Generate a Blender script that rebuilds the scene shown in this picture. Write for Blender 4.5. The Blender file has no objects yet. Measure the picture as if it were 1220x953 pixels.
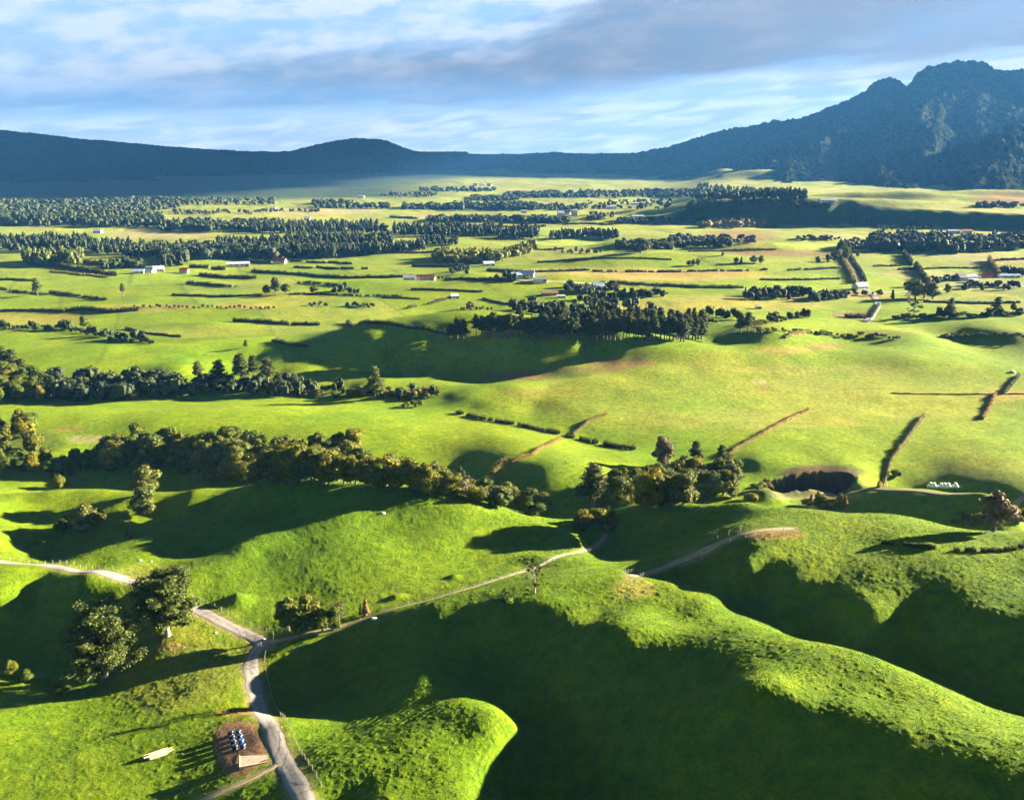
import bpy, bmesh, math, random
import numpy as np
from mathutils import Vector, Matrix, Euler
random.seed(7)
C = bpy.context.scene
COL = C.collection

# ------------------------------------------------------------------ camera
CAMZ = 120.0
FPX = 1056.0
CXP, CYP = 610.0, 476.5
PITCH = math.atan((CYP - 183.0) / FPX)
SUN_EL = math.radians(15.0)
SUN_AZ = math.radians(18.0)           # beyond the +X axis, towards +Y
cam_d = bpy.data.cameras.new('camera')
cam = bpy.data.objects.new('camera', cam_d)
COL.objects.link(cam)
cam_d.sensor_width = 36.0
cam_d.lens = 36.0 * FPX / 1220.0
cam_d.clip_start = 0.5
cam_d.clip_end = 90000.0
cam.location = (0, 0, CAMZ)
cam.rotation_euler = (math.pi / 2 - PITCH, 0, 0)
C.camera = cam

def ray(px, py):
    u = (np.asarray(px, float) - CXP) / FPX
    v = -(np.asarray(py, float) - CYP) / FPX
    cp, sp = math.cos(PITCH), math.sin(PITCH)
    return u, cp + v * sp, -sp + v * cp

def W(px, py, z):
    x, y, dz = ray(px, py)
    t = (z - CAMZ) / dz
    return x * t, y * t

# ------------------------------------------------------------------ noise
_TAB = np.random.RandomState(5).rand(256 * 256).astype(np.float32)
def _h(ix, iy, seed):
    ix = np.asarray(ix).astype(np.int64) + seed * 57; iy = np.asarray(iy).astype(np.int64) + seed * 131
    return _TAB[((ix & 255) << 8) | (iy & 255)]

def vnoise(x, y, seed=0):
    x = np.asarray(x, float) + 0.0 * np.asarray(y, float); y = np.asarray(y, float) + 0.0 * x
    ix = np.floor(x); iy = np.floor(y)
    fx = (x - ix).astype(np.float32); fy = (y - iy).astype(np.float32)
    fx = fx * fx * fx * (fx * (fx * 6 - 15) + 10); fy = fy * fy * fy * (fy * (fy * 6 - 15) + 10)
    jx = ix.astype(np.int64) + seed * 57; jy = iy.astype(np.int64) + seed * 131
    x0 = (jx & 255) << 8; x1 = ((jx + 1) & 255) << 8; y0 = jy & 255; y1 = (jy + 1) & 255
    a = _TAB[x0 | y0]; b = _TAB[x1 | y0]; c = _TAB[x0 | y1]; d = _TAB[x1 | y1]
    a = a + (b - a) * fx; c = c + (d - c) * fx
    return (a + (c - a) * fy - 0.5).astype(np.float64)

def fbm(x, y, seed=0, octs=4, gain=0.5):
    s = 0.0; amp = 1.0; ca, sa = math.cos(0.6), math.sin(0.6)
    for o in range(octs):
        s = s + amp * vnoise(x, y, seed + o * 17)
        x, y = (x * ca - y * sa) * 2.03 + 11.3, (x * sa + y * ca) * 2.03 + 5.1
        amp *= gain
    return s

def sstep(a, b, x):
    t = np.clip((x - a) / (b - a), 0, 1)
    return t * t * (3 - 2 * t)

# ------------------------------------------------------------------ terrain control points (photo px, photo py, height)
PTS = [
(-120.0,585.0,7.41),(0.0,588.0,8.21),(60.0,586.0,11.09),(120.0,583.0,10.50),(170.0,588.0,11.19),(230.0,586.0,14.79),(300.0,584.0,18.80),(360.0,583.0,20.15),(430.0,584.0,23.01),
(490.0,592.0,22.99),(560.0,606.0,21.31),(620.0,622.0,17.44),(680.0,641.0,16.08),(712.0,655.0,12.02),(-120.0,560.0,-6.00),(0.0,565.0,-6.17),(100.0,566.0,-7.53),(200.0,568.0,-7.42),
(300.0,566.0,-3.44),(400.0,566.0,-4.63),(500.0,578.0,-5.64),(580.0,596.0,-5.33),(650.0,614.0,-5.63),(700.0,632.0,-1.16),(-100.0,530.0,-3.00),(0.0,535.0,-3.01),(60.0,538.0,-3.19),
(110.0,518.0,-1.29),(200.0,515.0,-0.14),(300.0,520.0,0.09),(400.0,528.0,0.60),(470.0,540.0,-1.33),(540.0,555.0,-3.56),(600.0,560.0,0.60),(200.0,612.0,9.33),(250.0,610.0,10.94),
(300.0,608.0,13.29),(350.0,603.0,16.28),(395.0,596.0,19.29),(100.0,615.0,7.50),(150.0,625.0,9.41),(60.0,605.0,8.32),(0.0,610.0,10.49),(0.0,640.0,12.46),(60.0,632.0,5.96),(190.0,634.0,11.41),
(240.0,636.0,13.63),(300.0,632.0,16.64),(360.0,625.0,18.98),(410.0,612.0,21.25),(470.0,615.0,20.31),(0.0,655.0,12.07),(60.0,650.0,5.67),(30.0,655.0,6.54),(68.0,660.0,2.57),
(115.0,657.0,12.82),(140.0,665.0,13.36),(180.0,650.0,13.65),(210.0,645.0,12.52),(215.0,650.0,10.46),(250.0,655.0,11.53),(292.0,650.0,18.86),(330.0,650.0,17.95),(400.0,640.0,19.28),
(460.0,650.0,18.41),(530.0,650.0,17.75),(600.0,650.0,16.06),(650.0,660.0,16.03),(180.0,690.0,15.06),(250.0,690.0,15.43),(320.0,690.0,15.24),(400.0,690.0,16.71),(480.0,690.0,17.50),
(560.0,685.0,17.49),(630.0,680.0,18.47),(270.0,715.0,15.10),(350.0,715.0,14.71),(440.0,715.0,17.36),(0.0,668.0,11.86),(60.0,672.0,10.26),(110.0,680.0,12.22),(160.0,692.0,13.88),
(235.0,725.0,13.95),(290.0,752.0,13.82),(320.0,765.0,14.79),(298.0,785.0,14.09),(290.0,810.0,16.10),(305.0,850.0,17.83),(330.0,900.0,21.56),(370.0,953.0,26.68),(400.0,990.0,21.98),
(440.0,735.0,19.22),(500.0,718.0,20.38),(560.0,700.0,20.50),(620.0,680.0,19.21),(680.0,660.0,17.65),(0.0,680.0,14.76),(60.0,684.0,14.75),(100.0,690.0,15.96),(150.0,700.0,14.39),
(185.0,722.0,15.89),(0.0,715.0,11.68),(50.0,712.0,8.72),(0.0,760.0,4.57),(60.0,770.0,3.14),(110.0,775.0,3.72),(0.0,800.0,4.20),(50.0,805.0,5.04),(140.0,805.0,9.99),(200.0,757.0,14.24),
(215.0,790.0,13.61),(0.0,835.0,9.00),(60.0,840.0,11.06),(130.0,840.0,12.61),(0.0,880.0,14.00),(0.0,953.0,17.00),(100.0,880.0,14.69),(100.0,953.0,17.65),(200.0,830.0,15.17),
(200.0,880.0,16.59),(200.0,953.0,18.89),(250.0,810.0,16.45),(265.0,850.0,16.32),(285.0,885.0,19.37),(290.0,930.0,22.62),(250.0,953.0,22.06),(-120.0,880.0,14.00),(-120.0,760.0,8.11),
(100.0,1050.0,20.05),(300.0,1050.0,22.07),(330.0,780.0,16.19),(322.0,810.0,15.58),(330.0,850.0,14.18),(365.0,762.0,17.68),(450.0,744.0,22.17),(520.0,730.0,26.71),(600.0,709.0,29.22),
(660.0,700.0,31.44),(705.0,690.0,32.03),(745.0,685.0,31.92),(640.0,660.0,18.73),(700.0,668.0,22.45),(745.0,672.0,23.26),(400.0,790.0,14.84),(470.0,775.0,19.44),(540.0,755.0,24.01),
(600.0,735.0,29.21),(600.0,760.0,26.66),(660.0,735.0,31.04),(665.0,760.0,30.07),(710.0,740.0,31.52),(745.0,764.0,35.08),(745.0,790.0,31.27),(850.0,822.0,37.53),(900.0,862.0,38.73),
(970.0,892.0,38.64),(400.0,830.0,12.23),(450.0,825.0,17.69),(600.0,800.0,19.54),(680.0,800.0,28.91),(500.0,798.0,23.77),(535.0,800.0,23.20),(550.0,830.0,27.01),(590.0,840.0,27.75),
(618.0,858.0,28.78),(600.0,885.0,27.92),(575.0,915.0,27.34),(562.0,950.0,29.53),(555.0,1000.0,30.18),(510.0,840.0,25.38),(550.0,880.0,28.00),(500.0,880.0,28.40),(450.0,875.0,25.94),
(400.0,870.0,20.65),(362.0,868.0,20.66),(338.0,862.0,21.19),(420.0,915.0,27.24),(500.0,940.0,28.01),(440.0,953.0,28.37),(352.0,905.0,22.69),(395.0,953.0,27.60),(372.0,900.0,24.42),
(660.0,870.0,19.59),(640.0,910.0,19.01),(620.0,953.0,17.69),(720.0,860.0,26.32),(700.0,920.0,21.73),(760.0,900.0,27.78),(820.0,900.0,33.51),(800.0,953.0,28.17),(900.0,930.0,34.35),
(720.0,1040.0,20.30),(1100.0,990.0,37.95),(800.0,693.0,32.15),(840.0,715.0,34.24),(900.0,745.0,36.08),(960.0,765.0,40.41),(1020.0,777.0,41.95),(1080.0,800.0,41.93),(1140.0,830.0,42.17),
(1190.0,862.0,42.87),(1240.0,890.0,46.24),(1350.0,960.0,46.85),(745.0,730.0,35.26),(800.0,740.0,32.71),(850.0,772.0,36.85),(900.0,812.0,44.57),(960.0,830.0,42.29),(1020.0,838.0,43.42),
(1100.0,875.0,44.30),(1200.0,915.0,46.06),(820.0,845.0,35.68),(1020.0,905.0,41.22),(1120.0,945.0,42.34),(1210.0,955.0,43.01),(1000.0,953.0,36.54),(900.0,890.0,36.14),(830.0,690.0,26.56),
(870.0,690.0,32.35),(900.0,700.0,32.14),(900.0,725.0,28.05),(960.0,712.0,36.70),(960.0,735.0,31.54),(960.0,753.0,30.28),(1000.0,760.0,30.90),(1030.0,772.0,33.01),(1150.0,740.0,39.94),
(1150.0,770.0,36.07),(1150.0,800.0,32.87),(1100.0,790.0,31.84),(1230.0,800.0,36.63),(1230.0,840.0,35.35),(1320.0,860.0,37.98),(765.0,683.0,26.96),(800.0,671.0,28.29),(830.0,658.0,31.56),
(858.0,648.0,35.08),(885.0,637.0,36.90),(940.0,630.0,37.97),(735.0,606.0,16.27),(760.0,605.0,19.26),(800.0,606.0,21.75),(850.0,601.0,24.61),(900.0,601.0,26.39),(960.0,606.0,33.00),
(1000.0,612.0,33.78),(1060.0,612.0,35.27),(1100.0,619.0,36.81),(1150.0,632.0,34.99),(1220.0,634.0,40.40),(1300.0,640.0,42.36),(745.0,640.0,12.97),(790.0,650.0,17.14),(820.0,630.0,20.53),
(860.0,622.0,26.17),(760.0,668.0,15.88),(900.0,650.0,41.48),(960.0,645.0,37.91),(1050.0,650.0,38.64),(1130.0,655.0,40.49),(1220.0,656.0,40.98),(880.0,668.0,37.50),(940.0,688.0,36.91),
(1010.0,700.0,38.71),(1035.0,722.0,37.38),(1050.0,748.0,34.65),(1072.0,710.0,37.69),(1130.0,705.0,39.39),(1180.0,713.0,40.75),(1220.0,735.0,41.67),(1005.0,728.0,33.69),(1095.0,735.0,35.35),
(1300.0,780.0,41.51),(740.0,590.0,0.04),(700.0,605.0,-1.36),(800.0,585.0,-4.00),(870.0,580.0,-3.00),(930.0,590.0,-5.11),(1000.0,600.0,-8.95),(1080.0,608.0,-10.09),(1150.0,612.0,-5.91),
(1220.0,618.0,-4.83),(1350.0,620.0,-8.45),(760.0,560.0,-2.16),(820.0,560.0,-3.00),(880.0,560.0,-3.00),(700.0,560.0,4.54),(650.0,585.0,2.32),(640.0,560.0,3.87),(600.0,575.0,-2.23),
(690.0,540.0,0.76),(750.0,545.0,-0.54),(1010.0,585.0,-1.37),(1060.0,582.0,-0.82),(1110.0,585.0,2.54),(1180.0,588.0,9.38),(1300.0,590.0,1.62),(1050.0,592.0,-6.28),(1130.0,597.0,-4.43),
(1220.0,600.0,-0.35),(900.0,550.0,-0.00),(960.0,545.0,-0.04),(1030.0,560.0,-0.38),(850.0,535.0,0.00),(700.0,500.0,0.24),(800.0,500.0,0.50),(900.0,500.0,0.50),(1000.0,500.0,-0.00),
(1100.0,500.0,0.01),(1220.0,500.0,0.30),(1050.0,540.0,-0.12),(1180.0,540.0,1.55),(1350.0,540.0,0.09),(600.0,520.0,2.58),(500.0,510.0,0.86),(400.0,500.0,1.97),(300.0,495.0,1.99),
(200.0,500.0,2.17),(100.0,500.0,0.88),(0.0,500.0,-0.00),(-120.0,500.0,0.00),(0.0,478.0,-4.00),(100.0,478.0,-5.04),(200.0,474.0,-5.04),(300.0,470.0,-5.00),(400.0,472.0,-5.19),
(480.0,478.0,-3.32),(0.0,445.0,1.00),(100.0,445.0,0.89),(200.0,440.0,3.02),(520.0,475.0,-2.60),(560.0,490.0,-2.40),(640.0,512.0,-1.75),(720.0,530.0,-3.72),(270.0,422.0,3.10),
(300.0,410.0,5.37),(290.0,432.0,0.15),(330.0,425.0,3.39),(370.0,425.0,3.77),(400.0,418.0,7.50),(450.0,412.0,10.28),(500.0,409.0,11.73),(560.0,404.0,13.98),(620.0,400.0,14.89),
(680.0,401.0,14.90),(730.0,403.0,14.02),(780.0,402.0,13.00),(830.0,406.0,10.00),(340.0,440.0,-0.41),(400.0,442.0,-0.52),(470.0,438.0,-1.69),(540.0,439.0,-0.98),(600.0,440.0,-0.80),
(640.0,443.0,-1.58),(690.0,438.0,1.83),(745.0,428.0,5.17),(640.0,425.0,5.51),(660.0,418.0,7.47),(625.0,412.0,8.99),(700.0,450.0,5.23),(780.0,440.0,7.01),(860.0,440.0,6.01),
(760.0,470.0,3.04),(650.0,465.0,2.60),(700.0,420.0,4.80),(870.0,400.0,9.19),(900.0,398.0,12.90),(940.0,402.0,11.76),(850.0,410.0,5.02),(960.0,415.0,6.67),(1000.0,420.0,6.01),
(1080.0,425.0,7.10),(1000.0,440.0,3.00),(1100.0,445.0,2.07),(1200.0,440.0,1.99),(900.0,470.0,2.00),(1050.0,475.0,0.50),(1180.0,470.0,0.02),(1020.0,400.0,5.91),(1100.0,398.0,7.58),
(1150.0,408.0,-1.48),(1160.0,392.0,5.44),(1220.0,395.0,8.84),(1220.0,412.0,3.46),(1030.0,412.0,3.00),(560.0,470.0,2.49),(600.0,455.0,2.37),(520.0,452.0,-1.66),(450.0,452.0,0.57),
(0.0,400.0,2.00),(100.0,400.0,1.98),(200.0,400.0,2.96),(350.0,400.0,2.72),(450.0,390.0,4.07),(550.0,385.0,5.79),(650.0,380.0,6.00),(750.0,380.0,6.00),(850.0,380.0,6.00),(1000.0,380.0,5.00),
(1220.0,375.0,5.00),(-120.0,400.0,2.00),(1350.0,400.0,3.22),(0.0,370.0,0.00),(150.0,372.0,1.00),(300.0,370.0,2.00),(450.0,372.0,2.00),(600.0,365.0,3.00),(750.0,368.0,4.00),
(900.0,365.0,4.00),(1100.0,365.0,3.00),(1220.0,360.0,3.00),(700.0,366.0,6.00),(800.0,360.0,6.00),(745.0,620.0,-3.99),(790.0,620.0,-4.00),(835.0,620.0,-4.00),(880.0,620.0,-4.07),
(930.0,664.0,7.78),(930.0,652.0,-6.68),(970.0,664.0,7.66),(970.0,652.0,-7.41),(1010.0,664.0,7.71),(1010.0,652.0,-7.57),(1060.0,664.0,7.98),(1060.0,652.0,-7.40),(1110.0,664.0,8.75),
(1110.0,652.0,-6.37),(1160.0,664.0,9.53),(1160.0,652.0,-5.27),(1220.0,664.0,9.35),(1220.0,652.0,-4.26),(1290.0,664.0,9.38),(1290.0,652.0,-5.85),(-18.8,395.7,1.50),(31.2,398.8,1.50),
(74.5,397.8,1.50),(119.1,395.9,2.15),(162.2,398.8,3.41),(213.5,397.9,2.20),(254.5,396.0,1.52),(311.4,395.9,1.33),(359.1,397.1,2.34),(391.2,395.1,7.47),(447.0,395.8,16.28),
(486.7,396.7,18.49),(533.6,396.5,16.70),(588.2,396.9,16.51),(613.7,396.1,16.64),(660.1,397.4,15.71),(704.5,398.5,13.98),(770.0,395.5,14.23),(814.7,397.1,7.04),(862.9,395.5,9.42),
(911.5,397.9,13.36),(953.2,396.6,11.10),(991.1,397.3,7.09),(1044.7,395.7,7.05),(1074.8,395.6,7.59),(1133.4,396.9,1.98),(1167.4,396.4,4.62),(1232.7,398.8,5.55),(-19.5,408.1,2.21),
(23.9,408.0,2.21),(66.3,408.6,2.21),(124.6,405.3,3.42),(162.9,407.2,3.85),(211.6,407.3,2.88),(244.4,408.9,3.64),(350.7,406.0,6.49),(396.8,405.4,10.72),(450.6,405.1,13.31),
(528.6,407.7,11.54),(576.5,408.1,11.51),(628.7,406.1,11.17),(659.5,407.4,11.62),(720.0,405.3,12.31),(766.1,406.9,12.32),(801.0,408.9,11.02),(895.6,406.4,9.05),(942.7,408.9,9.35),
(993.7,405.9,5.03),(1095.7,408.8,7.08),(1120.5,408.2,4.51),(1169.0,407.5,0.43),(-16.3,416.2,1.50),(20.1,418.4,2.91),(71.2,417.5,3.60),(111.9,415.1,4.11),(155.8,416.4,2.68),
(200.7,415.6,4.14),(259.8,418.9,2.98),(293.3,416.9,3.88),(340.7,417.0,5.04),(476.3,415.6,7.57),(540.1,418.3,7.65),(568.3,415.8,8.53),(635.4,417.1,7.19),(669.2,415.9,8.12),
(727.4,415.4,8.52),(764.5,418.4,8.40),(813.7,418.9,9.71),(842.9,418.8,9.72),(894.8,418.6,8.53),(936.9,418.1,8.53),(987.1,416.3,5.06),(1079.6,416.6,6.72),(1127.9,415.9,4.67),
(1165.5,415.5,0.95),(-18.4,427.9,2.21),(20.4,425.1,2.21),(72.6,428.1,2.90),(108.2,425.6,2.68),(165.8,425.3,3.07),(220.3,425.4,3.45),(251.7,427.7,2.69),(306.0,426.0,1.18),(399.2,427.2,3.09),
(434.9,428.4,3.45),(478.4,427.9,4.21),(534.1,426.1,4.10),(566.5,425.5,3.68),(658.1,426.2,4.33),(720.3,426.1,4.66),(756.5,426.8,5.75),(813.6,427.7,7.71),(865.1,427.8,7.77),
(894.0,426.1,7.56),(947.8,426.5,6.37),(994.2,425.7,5.01),(1039.7,428.1,5.16),(1140.9,427.8,4.33),(1174.7,428.1,1.90),(1230.3,428.1,0.76),(-15.2,437.0,1.50),(21.1,437.5,1.50),
(79.5,438.4,1.48),(115.5,437.1,1.78),(173.2,437.5,1.75),(211.9,436.8,3.99),(265.2,437.8,0.14),(306.6,436.2,-0.47),(353.4,439.2,2.04),(394.0,436.3,0.32),(450.9,438.1,-1.06),
(489.5,437.2,-0.84),(580.5,439.8,-1.25),(612.5,438.6,-0.10),(665.2,436.1,1.38),(719.8,437.7,2.05),(757.0,438.0,5.10),(810.8,438.1,6.36),(891.2,437.1,5.17),(941.2,436.5,4.67),
(1040.2,439.8,2.91),(1085.8,436.8,3.89),(1133.7,439.6,3.01),(1179.7,438.2,2.15),(1220.3,437.8,0.78),(-10.5,452.5,-0.65),(22.8,450.8,-0.65),(70.5,451.9,-0.65),(127.4,450.6,-1.19),
(171.3,452.6,-1.37),(214.9,451.8,-0.92),(246.4,451.8,-2.14),(312.1,450.3,-2.79),(353.1,452.0,-3.68),(406.0,451.5,-3.89),(431.6,450.0,-2.46),(494.8,449.6,-2.85),(580.8,452.8,-5.46),
(615.0,450.8,-3.33),(678.4,451.4,-0.68),(723.4,452.4,5.48),(763.7,450.8,5.06),(805.8,452.8,4.99),(843.7,451.3,4.30),(904.7,452.3,2.96),(944.9,452.6,2.25),(997.3,452.3,1.50),
(1046.8,449.6,1.50),(1095.4,451.5,0.81),(1138.5,450.6,0.82),(1164.3,449.2,0.79),(1218.6,450.7,0.08),(-14.5,465.0,-2.10),(18.1,467.4,-3.57),(72.5,464.1,-3.58),(107.3,467.8,-4.37),
(156.8,465.4,-3.17),(198.4,465.4,-3.65),(263.1,464.1,-5.05),(295.4,464.7,-5.05),(344.3,465.6,-5.25),(444.9,464.4,-1.68),(474.8,467.8,-2.67),(524.0,467.5,-1.22),(580.9,465.8,2.39),
(625.9,465.3,3.99),(663.7,464.9,2.99),(726.4,466.5,3.17),(764.7,464.1,3.65),(808.9,464.1,3.61),(856.2,465.7,2.91),(905.5,464.3,2.21),(941.5,465.0,1.51),(989.6,464.9,0.79),
(1031.0,465.0,0.79),(1076.5,464.5,0.07),(1140.7,464.1,-0.64),(1181.8,464.5,-0.63),(1221.8,466.5,0.10),(-26.5,485.9,-3.57),(20.1,486.0,-3.57),(61.4,483.6,-4.33),(116.4,482.6,-4.37),
(159.5,484.6,-2.91),(214.7,484.0,-1.39),(253.1,486.0,0.78),(294.3,482.3,-1.37),(336.6,485.1,0.07),(383.6,483.1,-2.87),(444.3,483.0,-3.38),(484.9,484.6,-3.10),(532.9,483.0,-1.36),
(587.5,484.7,-0.23),(635.8,484.1,-1.30),(663.2,483.7,0.74),(719.9,484.2,1.62),(756.3,483.1,1.50),(796.5,484.8,1.50),(860.2,483.7,0.79),(895.7,483.4,0.79),(943.2,485.3,0.07),
(994.1,485.7,0.07),(1046.0,482.2,-0.65),(1087.1,482.9,-0.64),(1138.9,483.4,-0.62),(1170.6,485.3,-0.58),(1229.2,485.9,0.19),(60.0,598.0,-5.49),(110.0,598.0,-5.12),(160.0,598.0,-3.75),
(210.0,598.0,-2.66),(260.0,598.0,0.84),(310.0,598.0,0.41),(360.0,598.0,-0.46),(410.0,598.0,-1.70),(460.0,598.0,-2.77),(510.0,598.0,-2.30),(560.0,598.0,-1.01),(146.5,592.4,10.55),
(281.8,592.4,15.41),(325.3,591.8,16.91),(355.7,591.2,18.47),(442.6,592.5,22.64),(-13.3,600.7,12.18),(27.6,597.7,9.59),(189.2,599.4,10.34),(237.6,597.4,12.50),(442.4,602.9,21.38),
(482.3,602.1,21.53),(-29.6,612.1,11.58),(24.4,609.3,8.86),(108.3,609.1,8.05),(156.9,613.8,9.25),(229.2,611.1,10.81),(272.7,614.6,12.57),(319.9,613.2,12.25),(445.4,612.7,20.70),
(518.6,610.4,20.97),(564.3,614.6,19.77),(-21.2,625.5,11.83),(31.8,626.4,7.04),(56.0,623.9,6.28),(100.2,624.4,7.27),(193.1,623.1,8.70),(227.1,627.7,10.99),(273.3,626.4,13.20),
(310.9,624.9,12.83),(392.2,623.5,19.85),(445.1,622.4,20.04),(476.8,624.6,19.71),(519.9,623.9,19.77),(565.4,626.2,18.58),(-13.2,635.1,12.82),(13.9,635.4,9.10),(73.5,639.1,4.81),
(105.4,637.7,7.97),(157.5,638.2,10.03),(264.8,636.3,14.96),(311.7,639.0,17.52),(350.4,636.6,18.24),(434.4,639.5,18.75),(480.4,636.9,18.53),(524.3,637.3,18.57),(559.3,638.5,17.96),
(613.9,640.0,16.25),(-24.7,652.2,13.68),(22.5,648.6,7.33),(107.5,648.1,7.22),(156.6,652.7,13.16),(235.3,648.3,10.97),(266.6,652.7,12.34),(353.8,648.5,17.99),(393.7,648.3,18.65),
(443.7,650.1,18.38),(474.4,647.1,17.93),(558.1,649.5,16.73),(647.4,649.8,15.43),(-15.3,661.7,12.41),(31.2,663.5,9.25),(191.4,660.8,11.97),(226.5,664.3,13.25),(283.1,662.4,17.04),
(314.9,663.4,16.45),(364.9,661.1,17.42),(404.0,660.9,17.65),(437.9,662.9,17.85),(490.3,662.1,17.34),(523.9,665.6,16.73),(575.6,664.6,16.08),(611.6,664.5,16.90),(659.6,665.4,19.24),
(-16.1,675.5,13.54),(26.5,678.3,14.69),(150.9,676.8,14.42),(188.5,676.4,13.75),(234.1,675.6,16.52),(264.4,675.1,16.60),(312.0,680.6,15.56),(361.2,679.0,16.38),(395.8,679.7,16.68),
(444.4,676.7,17.32),(482.6,678.5,17.35),(518.7,675.4,16.73),(564.0,677.9,16.52),(653.8,680.3,22.67),(688.3,650.5,14.98),(730.1,652.2,11.17),(772.9,647.7,14.84),(814.5,650.1,29.03),
(1033.7,648.1,38.02),(1085.8,647.9,40.20),(631.4,669.6,17.90),(675.7,669.5,20.59),(718.4,670.4,22.30),(778.6,665.5,25.56),(821.6,668.3,29.10),(913.6,670.8,36.58),(954.0,666.8,37.26),
(991.2,666.4,37.93),(1041.6,665.6,39.03),(1126.8,670.6,40.55),(640.4,688.7,28.36),(682.3,690.5,31.20),(723.3,687.4,31.70),(777.5,689.9,31.58),(815.1,692.9,26.82),(894.4,689.0,34.45),
(950.4,692.8,36.48),(994.2,688.4,37.20),(1038.3,692.7,38.10),(1088.9,692.6,38.66),(1127.6,691.8,39.62),(1165.2,690.8,40.48),(1210.7,692.2,40.76),(644.0,703.8,31.33),(675.2,707.1,31.51),
(731.3,705.7,32.38),(775.4,702.1,32.66),(810.2,704.1,33.24),(852.6,702.9,31.86),(900.3,707.9,31.16),(945.3,704.9,35.32),(993.4,705.0,36.08),(1034.8,705.8,37.24),(1089.8,704.2,38.14),
(1116.0,702.8,38.61),(1162.2,706.9,40.04),(1205.2,703.1,41.23),(643.1,720.1,31.40),(679.1,718.4,31.87),(727.3,717.6,31.91),(766.9,722.2,33.29),(809.2,722.8,33.18),(852.2,722.8,33.26),
(940.8,721.6,33.04),(985.9,719.0,34.70),(1086.4,719.4,36.60),(1115.9,718.4,37.50),(1203.9,717.3,41.60),(683.4,732.1,31.79),(737.5,736.6,34.69),(774.1,732.9,33.75),(820.8,732.5,33.16),
(850.8,732.5,33.70),(899.7,736.0,31.56),(940.4,733.5,31.95),(987.9,734.5,33.15),(1028.4,735.3,35.84),(1076.4,737.2,35.12),(1122.3,736.4,37.23),(1159.3,733.6,40.02),(641.3,747.3,29.03),
(679.3,748.8,31.84),(728.5,748.6,35.03),(763.9,749.7,35.27),(817.5,751.1,34.92),(868.6,751.2,36.48),(984.6,748.1,31.60),(1075.8,747.3,34.43),(1117.7,751.2,35.95),(1169.7,751.7,38.87),
(1202.4,751.7,40.12),(646.6,766.6,27.42),(674.1,767.2,30.24),(731.6,768.5,33.49),(767.4,766.6,33.99),(820.7,767.2,35.12),(869.2,766.2,37.48),(899.0,767.8,38.67),(993.8,769.8,40.61),
(1037.5,765.5,32.41),(1074.5,768.1,32.49),(1133.0,766.8,34.91),(1166.9,768.5,36.69),(1218.9,770.8,38.92),(644.0,785.9,27.63),(680.0,782.2,29.51),(734.3,784.6,32.01),(769.9,785.1,32.75),
(823.6,785.2,34.94),(861.6,786.1,37.56),(911.6,783.7,39.88),(951.9,782.8,41.63),(996.5,784.4,42.03),(1036.0,787.7,42.27),(1089.1,783.1,31.76),(1126.9,787.4,32.92),(1166.5,785.3,35.02),
(1214.1,784.7,37.29),(731.2,801.4,29.77),(767.8,799.4,31.68),(818.4,802.4,34.44),(858.6,801.1,37.59),(896.7,801.2,41.19),(944.0,799.0,41.74),(993.4,801.5,42.08),(1037.8,800.8,42.31),
(1127.1,798.0,32.19),(1171.0,801.8,33.81),(1210.6,802.8,35.69),(647.9,817.8,24.25),(681.4,818.5,26.20),(726.7,820.1,28.26),(779.8,817.7,31.80),(822.1,820.7,35.05),(864.1,818.5,39.63),
(896.0,819.9,42.65),(956.4,820.5,42.18),(996.3,819.9,41.71),(1046.0,816.0,42.38),(1073.0,818.8,42.75),(1131.4,817.4,32.51),(1161.2,815.4,33.32),(1214.3,817.5,34.66),(691.0,837.1,25.17),
(734.1,832.2,27.84),(773.4,837.8,30.45),(814.1,834.1,34.60),(851.4,834.1,38.68),(908.0,832.1,41.90),(947.1,833.1,42.51),(996.4,834.4,42.46),(1043.3,837.6,42.51),(1089.5,832.6,42.97),
(1131.1,837.7,43.41),(1158.2,837.2,41.29),(1209.2,834.7,34.12),(644.6,849.0,20.53),(677.4,848.4,22.73),(728.4,850.7,27.09),(763.1,847.2,29.54),(850.4,849.6,38.23),(909.9,847.4,40.61),
(942.5,848.5,41.56),(988.9,848.3,43.54),(1044.6,848.5,43.12),(1084.1,847.8,43.49),(1114.6,847.1,43.56),(1161.3,847.7,42.77),(1214.4,850.7,35.94),(641.5,870.9,19.60),(678.8,870.9,21.41),
(736.7,867.5,26.72),(774.3,866.0,30.19),(816.7,868.8,34.23),(861.8,867.9,37.28),(908.6,870.9,38.05),(944.2,865.4,40.45),(990.0,869.7,40.41),(1030.2,866.7,42.84),(1073.7,866.5,44.34),
(1132.9,869.0,44.75),(1172.8,866.5,44.48),(1211.8,869.0,44.06),(679.1,884.5,20.41),(719.2,885.3,24.65),(770.7,883.7,29.20),(812.2,886.2,33.22),(863.9,884.5,36.26),(941.6,887.0,38.11),
(982.5,887.5,39.38),(1027.3,882.3,42.14),(1083.6,883.4,43.99),(1123.1,884.1,44.66),(1168.7,886.9,45.38),(1219.9,887.9,45.93),(678.3,907.4,19.61),(731.3,903.8,24.83),(767.3,908.0,28.03),
(806.4,903.5,31.66),(865.2,902.6,34.73),(900.4,907.7,35.24),(945.7,903.4,36.80),(993.8,906.1,39.21),(1042.6,902.4,41.68),(1082.6,906.4,42.91),(1131.5,907.3,44.31),(1163.5,903.6,45.10),
(1218.0,904.3,45.81),(693.1,926.5,20.37),(731.8,923.4,23.84),(766.3,923.0,27.37),(825.0,924.7,31.62),(864.6,923.8,33.18),(942.3,923.4,35.74),(992.4,925.0,37.73),(1026.5,927.7,39.78),
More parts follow.
